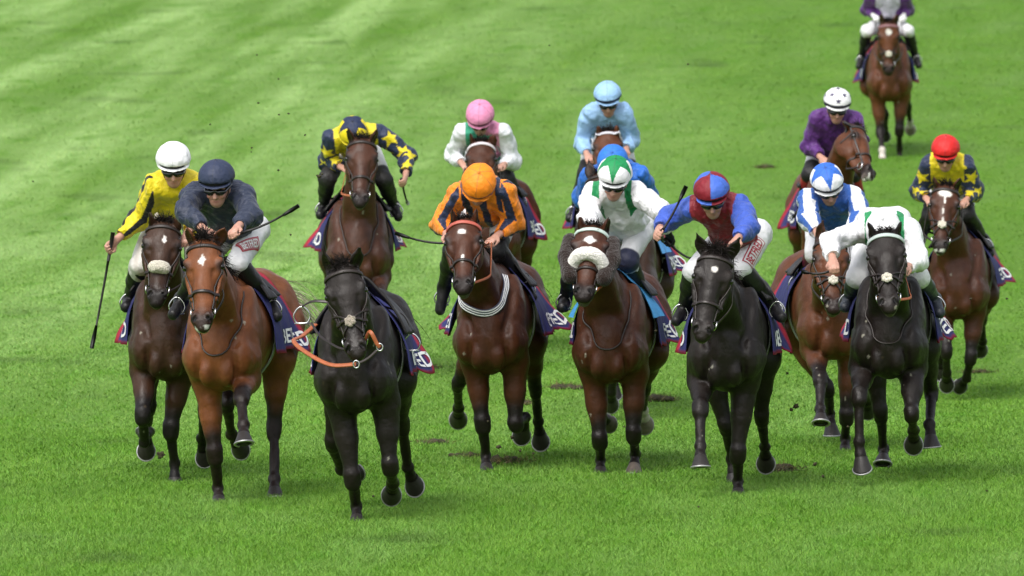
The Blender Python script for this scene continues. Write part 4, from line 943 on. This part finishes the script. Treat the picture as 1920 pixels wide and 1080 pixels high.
def k_smallstars(T):
    C = c3(len(T['f']), (.78, .78, .80))
    for (f0, l0, u0) in ((.12, .0, .04), (.08, .06, .09), (.08, -.06, .09), (.0, .0, .128), (-.08, .06, .08), (-.08, -.06, .08), (0, .115, .05), (0, -.115, .05)):
        c = nrm((f0, l0, u0)); a = nrm(np.cross(c, (0, 0, 1.)) if abs(c[2]) < .95 else (0, 1, 0)); b = np.cross(a, c); Q_ = np.stack([T['f'], T['l'], T['u']], 1); C[starm(Q_@a, Q_@b, .030) & (Q_@c > .05)] = (.05, .04, .10)
    C[T['band']] = (.03, .03, .06); return C
def k_quart(T):
    C = c3(len(T['f']), MAR); C[(T['l'] > 0) & ~T['brim']] = (.06, .14, .55)
    C[(T['f'] < 0) & ~T['brim']] = c3(((T['f'] < 0) & ~T['brim']).sum(), (.06, .14, .55)); C[(T['f'] < 0) & (T['l'] > 0) & ~T['brim']] = MAR
    C[T['brim'] & (T['l'] < 0)] = (.06, .14, .55); C[T['band']] = (.22, .012, .022); return C

# ------------------------------------------------------------------ the field (pixel measures are of the 1920 x 1080 photograph)
HORSES = [
 dict(id='1', D=64.3, yaw=0, cb=(313, 720), poll=(308, 418), muz=(292, 572), ears=((279, 397), (339, 412)), coat='dark', flare=.05,
      FR=[(292, 800, 'f'), (280, 850, 'b'), (276, 868, 'b')] and None, FL=[(319, 806, 'f'), (327, 868, 'b'), (328, 899, 'f', .12)],
      HR=[(280, 765, 'b'), (276, 808, 'b'), (274, 845, 'b')], HL=[(385, 775, 'b'), (378, 822, 'b'), (384, 858, 'b')], nose='pad', mane=.5,
      marks=[(.165, .012, .030, .010, 'oval')], label='dark bay horse with a white fleece noseband, far left beside the bay',
      J=dict(id='1', seed=1, label='person in a white cap and yellow silks, stretching out a whip at far left', head=(325, 297), chin=(327, 356), shR=(283, 338), shL=(372, 333), hip=(10, 35),
             elR=(266, 408, 'b'), haR=(206, 461, 'f'), elL=(372, 402, 'f'), haL=(347, 446, 'f'), knR=(262, 498), anR=(243, 562), toR=(236, 574), whip=('R', (194, 438), (155, 650), 'long black whip held out low on the far left by the yellow-clad rider'), wl=.75, mud=1,
             breech=(.60, .58, .55), paint=p_j1, cap=k_plain((.80, .80, .82)))),
 dict(id='2', D=62.0, yaw=8.5, cb=(415, 739), poll=(384, 452), muz=(379, 618), ears=((349, 421), (424, 422)), coat='bay', flare=.05, foam=1,
      FR=[(404, 868, 'f'), (409, 915, 'b'), (410, 938, 'f', .12)], FL=[(453, 745, 'f'), (456, 797, 'f'), (458, 833, 'f')],
      HR=[(425, 755, 'f'), (434, 815, 'b'), (452, 841, 'b')], HL=[(514, 804, 'b'), (515, 898, 'f'), (516, 937, 'f')], neckstrap='thin', mane=.7, forelock=1.5,
      marks=[(.165, .0, .048, .021, 'diamond')], tail=(-.7, .65, .12), tailc=(.40, .36, .28), label='bright bay horse with a white forehead diamond, ridden by the navy-clad jockey',
      J=dict(id='2', seed=2, label='person in plain navy cap and navy silks white breeches, whip pointing up right', head=(406, 331), chin=(410, 394), shR=(357, 353), shL=(461, 353), hip=(40, 62),
             elR=(348, 398, 'f'), haR=(392, 440, 'f'), elL=(470, 405, 'f'), haL=(438, 432, 'f'), knL=(448, 487), anL=(506, 566), toL=(519, 592), knR=(378, 500), anR=(340, 560), toR=(325, 588), whip=('L', (428, 432), (557, 376), 'thin black whip angled up to the right in the hand of the navy-clad rider'),
             text=('L',), textrot=-38, patch='dark', paint=p_plain((.022, .030, .058)), cap=k_plain((.030, .040, .080), (.020, .026, .050)))),
 dict(id='3', D=60.0, yaw=4, cb=(665, 783), poll=(640, 500), muz=(671, 672), ears=((605, 467), (674, 464)), coat='black', flare=.05, clothz=1.05,
      FR=[(661, 898, 'f'), (668, 950, 'b'), (669, 974, 'f', .12)], FL=[(731, 876, 'f'), (737, 905, 'b'), (734, 926, 'b')],
      HR=[(622, 830, 'b'), (640, 880, 'b'), (668, 882, 'b')], HL=[(754, 795, 'b'), (764, 876, 'b'), (778, 911, 'b')], nose='grackle', loose=True, forelock=1.2, nosecol=(.35, .30, .24),
      girthcol=(.4, .4, .42), label='riderless black horse leading in front with an orange rein looped below its muzzle'),
 dict(id='4', D=77.0, yaw=-2, rein='tan', cb=(672, 540), poll=(679, 262), muz=(675, 387), ears=((652, 238), (708, 240)), coat='brown', flare=.10, clothz=1.10,
      FL=[(712, 560, 'f'), (715, 625, 'b'), (716, 650, 'b')], FR=[(640, 600, 'f'), (640, 650, 'b'), (640, 680, 'b')], neckstrap='thin', mane=.2,
      label='dark brown horse behind the riderless one, under the rider in navy and yellow stars',
      J=dict(id='4', seed=3, armu=.185, label='person with head tucked down, navy sleeves with yellow stars, behind the riderless horse', sx=.35, head=(662, 246), chin=(664, 284), shR=(617, 252), shL=(716, 240), hip=(0, 12), hx=.20,
             elR=(614, 303, 'b'), haR=(650, 318, 'f'), elL=(766, 293, 'b'), haL=(759, 338, 'f'), knR=(614, 335), anR=(607, 385), toR=(600, 402), knL=(720, 338), anL=(738, 385), toL=(747, 405), whip=('L', (757, 333), (772, 392), 'short whip hanging down from the fist of the star-sleeved rider bent low'), wd=.1,
             paint=p_star, cap=k_star(YEL, NAVY, .150, .0, brim=YEL), wcol=(.3, .3, .3))),
 dict(id='5', D=65.6, yaw=5, rein='tan', cb=(919, 707), poll=(870, 416), muz=(868, 549), ears=((848, 392), (894, 390)), coat='rich', flare=.16, clothz=1.08,
      FR=[(905, 795, 'f'), (911, 855, 'b'), (912, 877, 'f', .12)], FL=[(966, 800, 'f'), (985, 782, 'b'), (978, 815, 'b')],
      HR=[(858, 720, 'b'), (860, 765, 'b'), (859, 785, 'b')], HL=[(1004, 730, 'b'), (1009, 790, 'b'), (1014, 828, 'b')], neckstrap='striped', browcol=(.45, .10, .07), hl=.66,
      marks=[(.14, .0, .018, .022, 'oval'), (.36, .0, .035, .010, 'oval')], label='bay horse with a red browband and striped girth, ridden by the orange-clad jockey',
      J=dict(id='5', seed=4, label='person in an orange cap and orange silks with navy stripes, crouched low', head=(898, 341), chin=(898, 376), shR=(852, 352), shL=(953, 347), hip=(20, 30), sx=.38,
             elR=(827, 423, 'b'), haR=(842, 446, 'f'), elL=(966, 420, 'b'), haL=(922, 449, 'f'), knL=(932, 468), anL=(981, 532), toL=(997, 556), knR=(850, 470), anR=(833, 535), toR=(825, 580), whip=('R', (852, 434), (745, 418), 'slim black whip pointing out to the left from the orange-clad rider'),
             paint=p_j5, cap=k_plain(ORG, (.45, .16, .12)), wl=.6)),
 dict(id='6', D=80.0, yaw=5, cb=(918, 507), poll=(903, 268), muz=(900, 378), ears=((881, 247), (930, 252)), coat='rich', tail=(-.6, .35, -.9), browcol=(.6, .55, .58), mane=.2, flare=.02,
      label='bay horse hidden behind the orange-clad rider, under the jockey in the pink cap',
      J=dict(id='6', seed=5, label='person in a pink cap with white sleeves and a green and pink top', head=(900, 214), chin=(902, 252), shR=(862, 240), shL=(948, 238), hip=(8, 35),
             elR=(850, 293, 'b'), haR=(872, 311, 'f'), elL=(962, 303, 'b'), haL=(937, 312, 'f'), knL=(950, 335), anL=(970, 370), toL=(980, 385), breech=(.5, .5, .52), paint=p_j6, cap=k_plain(PNK, (.35, .08, .18)))),
 dict(id='7', D=82.0, yaw=2, cb=(1138, 486), poll=(1140, 250), muz=(1138, 352), ears=((1120, 234), (1158, 234)), coat='mid', browcol=(.5, .5, .55), mane=.2, flare=.05,
      label='bay horse showing only its forehead and ears below the light blue rider',
      J=dict(id='7', seed=6, label='person in a light blue cap and light blue silks behind the white and green rider', head=(1139, 177), chin=(1142, 222), shR=(1101, 203), shL=(1176, 203), hip=(0, 35),
             elR=(1091, 270, 'b'), haR=(1104, 296, 'f'), elL=(1184, 266, 'b'), haL=(1170, 286, 'f'), paint=p_plain(LBL), cap=k_plain(LBL, (.03, .04, .10)))),
 dict(id='8', D=73.0, yaw=5, cb=(1170, 590), poll=(1128, 330), muz=(1120, 450), ears=(None, None), coat='dark', flare=.09, clothz=1.10, padcol=(.10, .33, .70),
      FL=[(1150, 700, 'f'), (1146, 735, 'b'), (1145, 757, 'b')], FR=[(1122, 655, 'f'), (1126, 700, 'b'), (1130, 715, 'b')], HL=[(1200, 640, 'b'), (1202, 700, 'b'), (1203, 730, 'b')],
      label='dark horse mostly hidden behind the white and green rider, carrying the royal blue jockey',
      J=dict(id='8', seed=7, label='person in royal blue bent low behind the white and green rider', head=(1149, 302), chin=(1152, 335), shR=(1100, 318), shL=(1208, 318), hip=(6, 6), hx=.10,
             elR=(1092, 372, 'b'), haR=(1110, 395, 'f'), elL=(1216, 368, 'b'), haL=(1195, 398, 'f'), knL=(1220, 420), anL=(1243, 485), toL=(1256, 508), paint=p_plain((.020, .13, .52)), cap=k_plain((.03, .17, .60)))),
 dict(id='9', D=65.2, yaw=6, rein='tan', cb=(1144, 725), poll=(1112, 429), muz=(1093, 564), ears=((1086, 404), (1142, 404)), coat='rich', flare=.04, clothz=1.08,
      FR=[(1125, 827, 'f'), (1126, 862, 'b'), (1126, 884, 'f', .12)], FL=[(1188, 817, 'f'), (1191, 852, 'b'), (1189, 876, 'f', .12)],
      HR=[(1112, 745, 'b'), (1128, 780, 'b'), (1141, 792, 'b')], HL=[(1206, 730, 'b'), (1206, 770, 'b'), (1209, 795, 'b')], nose='big', nosecol=(.84, .82, .76), cheeksheep=1, neckstrap='thin', browcol=(.45, .55, .50), sock=('HL',), palehoof=('HR', 'FL'), padcol=(.06, .30, .62),
      marks=[(.15, .0, .035, .034, 'diamond')], label='bay horse with a big white sheepskin noseband and dark fleece cheekpieces',
      J=dict(id='9', seed=8, label='person in a white and green cap and white silks, one arm and whip stretched out', head=(1153, 324), chin=(1151, 378), shR=(1104, 352), shL=(1199, 348), hip=(25, 60),
             elR=(1103, 412, 'f'), haR=(1118, 440, 'f'), elL=(1240, 398, 'f'), haL=(1256, 446, 'b'), knL=(1178, 485), anL=(1208, 560), toL=(1222, 585), knR=(1075, 500), anR=(1060, 560), toR=(1054, 575), whip=('L', (1250, 443), (1310, 484), 'black whip trailing right from the black glove of the white and green rider'),
             glove='L', paint=p_epau, cap=k_star((.78, .78, .80), GRN, .165, 0, brim=(.80, .80, .82), inner=.42))),
 dict(id='10', lu=.72, D=62.8, yaw=4.5, cb=(1362, 740), poll=(1345, 474), muz=(1314, 638), ears=((1305, 434), (1387, 445)), coat='black', flare=.04, clothz=1.04,
      FR=[(1313, 764, 'f'), (1313, 836, 'f'), (1314, 877, 'f')], FL=[(1383, 856, 'f'), (1384, 903, 'b'), (1384, 925, 'f', .12)],
      HR=[(1361, 800, 'f'), (1372, 860, 'b'), (1377, 912, 'f')], HL=[(1428, 782, 'b'), (1434, 838, 'b'), (1436, 868, 'b')], neckstrap=None, mane=.9, forelock=1.6,
      marks=[(.145, .004, .020, .013, 'oval')], label='black horse with a small white forehead star, under the maroon and blue rider',
      J=dict(id='10', seed=9, label='person in a maroon and blue cap, maroon top and blue sleeves, raising a whip', head=(1334, 355), chin=(1339, 411), shR=(1289, 378), shL=(1397, 379), hip=(48, 48),
             elR=(1250, 412, 'b'), haR=(1231, 436, 'f'), elL=(1402, 428, 'f'), haL=(1376, 455, 'f'), knL=(1392, 500), anL=(1448, 570), toL=(1465, 594), knR=(1300, 510), anR=(1284, 575), toR=(1268, 600), whip=('R', (1230, 442), (1284, 347), 'black whip raised upright in the fist of the maroon and blue rider'),
             text=('L',), boottop=(.02, .02, .02), paint=p_j10, cap=k_quart)),
 dict(id='11', D=68.0, yaw=-5, cb=(1563, 680), poll=(1556, 448), muz=(1563, 585), ears=((1543, 413), (1580, 425)), coat='mid', flare=.06, clothz=1.04,
      FR=[(1538, 710, 'f'), (1538, 767, 'f'), (1539, 795, 'f')], FL=[(1586, 787, 'f'), (1585, 822, 'b'), (1585, 844, 'f', .12)],
      HR=[(1553, 730, 'f'), (1556, 775, 'b'), (1560, 818, 'f')], HL=[(1615, 720, 'b'), (1626, 752, 'b'), (1627, 768, 'b')], nose='grackle', forelock=.5,
      label='bay horse left of the black one, ridden by the jockey in the blue star cap',
      J=dict(id='11', seed=10, label='person in a blue star cap, blue top with white hoop and striped sleeves', head=(1550, 337), chin=(1555, 384), shR=(1508, 362), shL=(1609, 360), hip=(0, 45),
             elR=(1517, 415, 'f'), haR=(1538, 445, 'f'), elL=(1616, 412, 'f'), haL=(1590, 440, 'f'), knR=(1528, 470), anR=(1503, 520), toR=(1485, 543), boottop=(.10, .012, .03), paint=p_j11, cap=k_star((.76, .76, .80), (.035, .14, .55), .155, 0, brim=(.8, .8, .82), band=(.02, .02, .05)))),
 dict(id='12', D=64.0, yaw=5, rein='tan', cb=(1667, 716), poll=(1660, 437), muz=(1667, 585), ears=((1627, 416), (1691, 411)), coat='black', flare=.06, clothz=1.06,
      FR=[(1611, 741, 'f'), (1611, 828, 'f'), (1617, 880, 'f')], FL=[(1709, 778, 'f'), (1713, 808, 'b'), (1713, 832, 'b')],
      HR=[(1651, 775, 'f'), (1657, 842, 'b'), (1655, 872, 'f')], HL=[(1747, 738, 'b'), (1743, 795, 'f'), (1747, 840, 'f')], nose='grackle', neckstrap='thin', browcol=(.42, .50, .47), forelock=.4, saddlemat='saddle_tan',
      label='black horse with a pale beaded browband, under the white-clad rider with head down',
      J=dict(id='12', seed=11, label='person with head down in white silks with green shoulder bands, one arm reaching out', sx=.30, head=(1656, 428), chin=(1658, 462), shR=(1605, 422), shL=(1712, 420), hip=(0, -10), hx=.22,
             elR=(1556, 453, 'f'), haR=(1563, 496, 'f'), elL=(1722, 490, 'f'), haL=(1694, 506, 'f'), knL=(1722, 520), anL=(1752, 560), toL=(1762, 585), knR=(1608, 520), anR=(1592, 560), toR=(1584, 575), whip=('R', (1568, 508), (1503, 514), 'black whip held level to the left by the rider in white with his head down'),
             paint=p_epau, cap=k_plain((.80, .80, .82)), wl=.55, boot=(.03, .035, .045))),
 dict(id='13', D=82.0, yaw=-2, cb=(1560, 486), poll=(1602, 243), muz=(1634, 334), ears=((1580, 230), (1617, 230)), coat='mid', hyaw=52, foam=1, hl=.67, browcol=(.03, .03, .03),
      label='bay horse with its head turned to the right, under the purple-clad jockey',
      J=dict(id='13', seed=12, label='person in a dark-starred white cap and purple silks, behind the blue star cap', head=(1570, 189), chin=(1567, 236), shR=(1528, 213), shL=(1606, 216), hip=(-8, 50),
             elR=(1518, 275, 'b'), haR=(1546, 302, 'f'), elL=(1612, 265, 'f'), haL=(1590, 290, 'f'), knR=(1520, 325), anR=(1503, 380), toR=(1497, 395), boottop=(.35, .02, .03), whip=('R', (1545, 305), (1480, 411), 'dark whip slanting down beside the leg of the purple-clad rider'), wd=-.1,
             paint=p_plain(PUR), cap=k_smallstars)),
 dict(id='14', D=80.0, yaw=5, cb=(1797, 604), poll=(1774, 350), muz=(1762, 473), ears=((1750, 329), (1801, 330)), coat='rich', flare=.12, clothz=1.10,
      FL=[(1820, 672, 'f'), (1812, 710, 'b'), (1800, 722, 'b')], FR=[(1775, 660, 'f'), (1775, 700, 'b'), (1775, 720, 'b')], HL=[(1840, 600, 'b'), (1842, 640, 'b'), (1838, 655, 'b')], HR=[(1770, 620, 'b'), (1765, 670, 'b'), (1765, 700, 'b')], nose='grackle', foam=1, mane=.2,
      marks=[(.10, .0, .035, .045, 'oval'), (.22, .0, .15, .012, 'blaze')], label='bay horse with a narrow white blaze at the far right, under the red-capped rider',
      J=dict(id='14', seed=13, label='person in a red cap, yellow body and navy sleeves with yellow stars', head=(1773, 278), chin=(1773, 324), shR=(1736, 299), shL=(1817, 299), hip=(6, 45),
             elR=(1723, 362, 'b'), haR=(1742, 376, 'f'), elL=(1829, 362, 'b'), haL=(1805, 380, 'f'), knL=(1812, 398), anL=(1844, 448), toL=(1856, 474), knR=(1745, 400), anR=(1728, 440), toR=(1720, 460), paint=p_star, cap=k_plain(RED))),
 dict(id='15', D=110.5, yaw=0, cb=(1668, 194), poll=(1666, 40), muz=(1666, 140), ears=((1652, 24), (1682, 24)), coat='mid', flare=.03, browcol=(.25, .12, .14), nose='grackle',
      FR=[(1651, 250, 'f'), (1654, 282, 'f'), (1655, 299, 'f', .12)], FL=[(1686, 246, 'f'), (1687, 280, 'b'), (1687, 299, 'f', .12)], HL=[(1702, 200, 'b'), (1706, 228, 'b'), (1707, 242, 'b')], HR=[(1660, 215, 'b'), (1660, 240, 'b'), (1660, 255, 'b')], sock=('FR', 'HL'),
      marks=[(.14, .0, .035, .028, 'oval')], label='distant bay horse trailing alone at the top right with a white front foot',
      J=dict(id='15', seed=14, label='person riding upright at top right, head out of frame, purple sleeves', sx=.10, head=(1664, -42), chin=(1664, -10), shR=(1630, -12), shL=(1698, -12), hip=(0, 50),
             elR=(1626, 18, 'b'), haR=(1642, 33, 'f'), elL=(1703, 18, 'b'), haL=(1691, 33, 'f'), knR=(1626, 58), anR=(1616, 105), toR=(1610, 124), knL=(1702, 58), anL=(1716, 105), toL=(1723, 122), glove='R,L', glovecol=(.7, .7, .7), paint=p_j15, cap=k_plain(PUR))),
]
M['saddle_tan'] = mat('saddle_tan', .5, (.22, .10, .03), noise=.15)

def build_turf_bits():
    # torn divots lying on the course, and clods in the air
    DIV = [((1462, 886), .22, .075, 'largest dark divot, below the hind hoof of the black starred horse'), ((810, 833), .20, .045, 'grassy divot between the riderless horse and the orange-clad rider'), ((790, 692), .20, .045, 'turned up divot right of the riderless horse shoulder'),
           ((1062, 729), .20, .060, 'brown topped divot left of the white noseband horse'), ((952, 872), .22, .09, 'tall brown tuft of torn turf beside the front hoof of the striped girth horse'), ((1240, 752), .18, .06, 'pale torn tuft right of the white-socked hind foot'),
           ((880, 858), .16, .03, 'low dark divot left of the striped girth horse front hoof'), ((1432, 316), .16, .05, 'far divot to the right of the maroon and blue cap'), ((1835, 700), .22, .04, 'torn turf behind the hoof of the far right bay'), ((985, 758), .14, .03, 'small dark divot behind the orange-clad rider horse')]
    for (px, hw_, hh, lab) in DIV:
        P = ground_hit(*px); S = SDF((-.35, -.25, -.08), (.35, .25, .15), .012)
        for i in range(9): S.ell((rng.normal(0, hw_*.26), rng.normal(0, .05), rng.uniform(0, hh*.4)), (rng.uniform(.03, .07), .05, rng.uniform(.010, .012+hh*.42)), .02)
        S.noise(.012, 40, len(lab)); V, F = S.extract(0); o = mesh('divot', V, F, 'soil'); o.location = P; tag(o, lab, 'divot', 'divots of torn turf')
        N = int(420); x = rng.normal(0, hw_*.36, N); y = rng.normal(0, .06, N); z0 = rng.uniform(0, hh*.5, N); L = rng.uniform(.02, .05+hh*.5, N); d = rng.normal(0, 1, (N, 3)); d[:, 2] = np.abs(d[:, 2])*.8; d /= np.linalg.norm(d, axis=1, keepdims=True)
        B = np.stack([x, y, z0], 1); s2 = rng.normal(0, 1, (N, 3)); s2 /= np.linalg.norm(s2, axis=1, keepdims=True); T_ = B+d*L[:, None]; V = np.stack([B-s2*.004, B+s2*.004, T_], 1).reshape(-1, 3); k = np.arange(N)*3
        c = np.where(rng.random(N)[:, None] < .45, (.05, .10, .012), (.13, .11, .03)); mesh('torn_grass', V, np.stack([k, k+1, k+2], 1), M['blades2'], o, np.repeat(c, 3, 0), False)['kind'] = 'stuff'
    CL = [(598, 331, 61, .010), (604, 326, 61, .006), (302, 853, 62, .020), (1492, 762, 64, .014), (1484, 768, 64, .010), (1700, 742, 66, .006), (960, 820, 64, .010), (975, 845, 64, .008), (935, 838, 64, .012), (1000, 850, 64, .006), (1543, 893, 61, .008), (1528, 870, 61, .010),
          (482, 103, 60, .004), (522, 148, 60, .004), (523, 215, 60, .004), (541, 213, 60, .005), (572, 253, 60, .005), (484, 193, 60, .005), (472, 277, 60, .005), (471, 285, 60, .004), (394, 233, 60, .004), (522, 319, 60, .005), (545, 440, 60, .005), (62, 340, 60, .004),
          (744, 683, 62, .007), (1170, 800, 62, .005), (1820, 560, 66, .006), (1888, 560, 66, .006), (1230, 620, 62, .006), (1290, 120, 70, .005), (1030, 85, 62, .004), (1590, 800, 62, .006), (1850, 920, 60, .005), (1310, 950, 60, .005), (915, 790, 64, .006), (700, 930, 60, .006), (1450, 690, 64, .006), (1476, 700, 64, .007)]
    for (px, py, d, r) in CL:
        v = ray(px, py); P = CP+v*(d/(v@CF)); t = np.linspace(0, np.pi, 7); u = np.linspace(0, 2*np.pi, 10, endpoint=False); a, b = np.meshgrid(t, u, indexing='ij'); rr = r*(1+.35*rng.normal(0, 1, a.shape))
        V = np.stack([rr*np.sin(a)*np.cos(b)*1.4, rr*np.sin(a)*np.sin(b), rr*np.cos(a)], -1).reshape(-1, 3); o = mesh('turf_clod', V, grid_faces(7, 10, False, True), 'soil'); o.location = P
        tag(o, 'small dark crumb of soil flying through the air above the grass', 'clod', 'clods of soil flying through the air')
M['blades2'] = mat('torn_blades', .6, noise=.2)

build_ground(); build_grass(); build_turf_bits()
for H in HORSES:
    K = H.get('J'); yaw = math.radians(H['yaw']); F = np.array([-math.sin(yaw), -math.cos(yaw), 0]); fr = Frame(F, (0, 0, 0)); v = ray(*H['cb']); fr.O = CP+v*(H['D']/(v@CF))-fr.R@np.array([.55, 0, .80])
    J = pose_jockey(K, fr) if K else None
    fr, S = make_horse(H, J)
    if K: make_jockey(K, fr, 0, H, J)
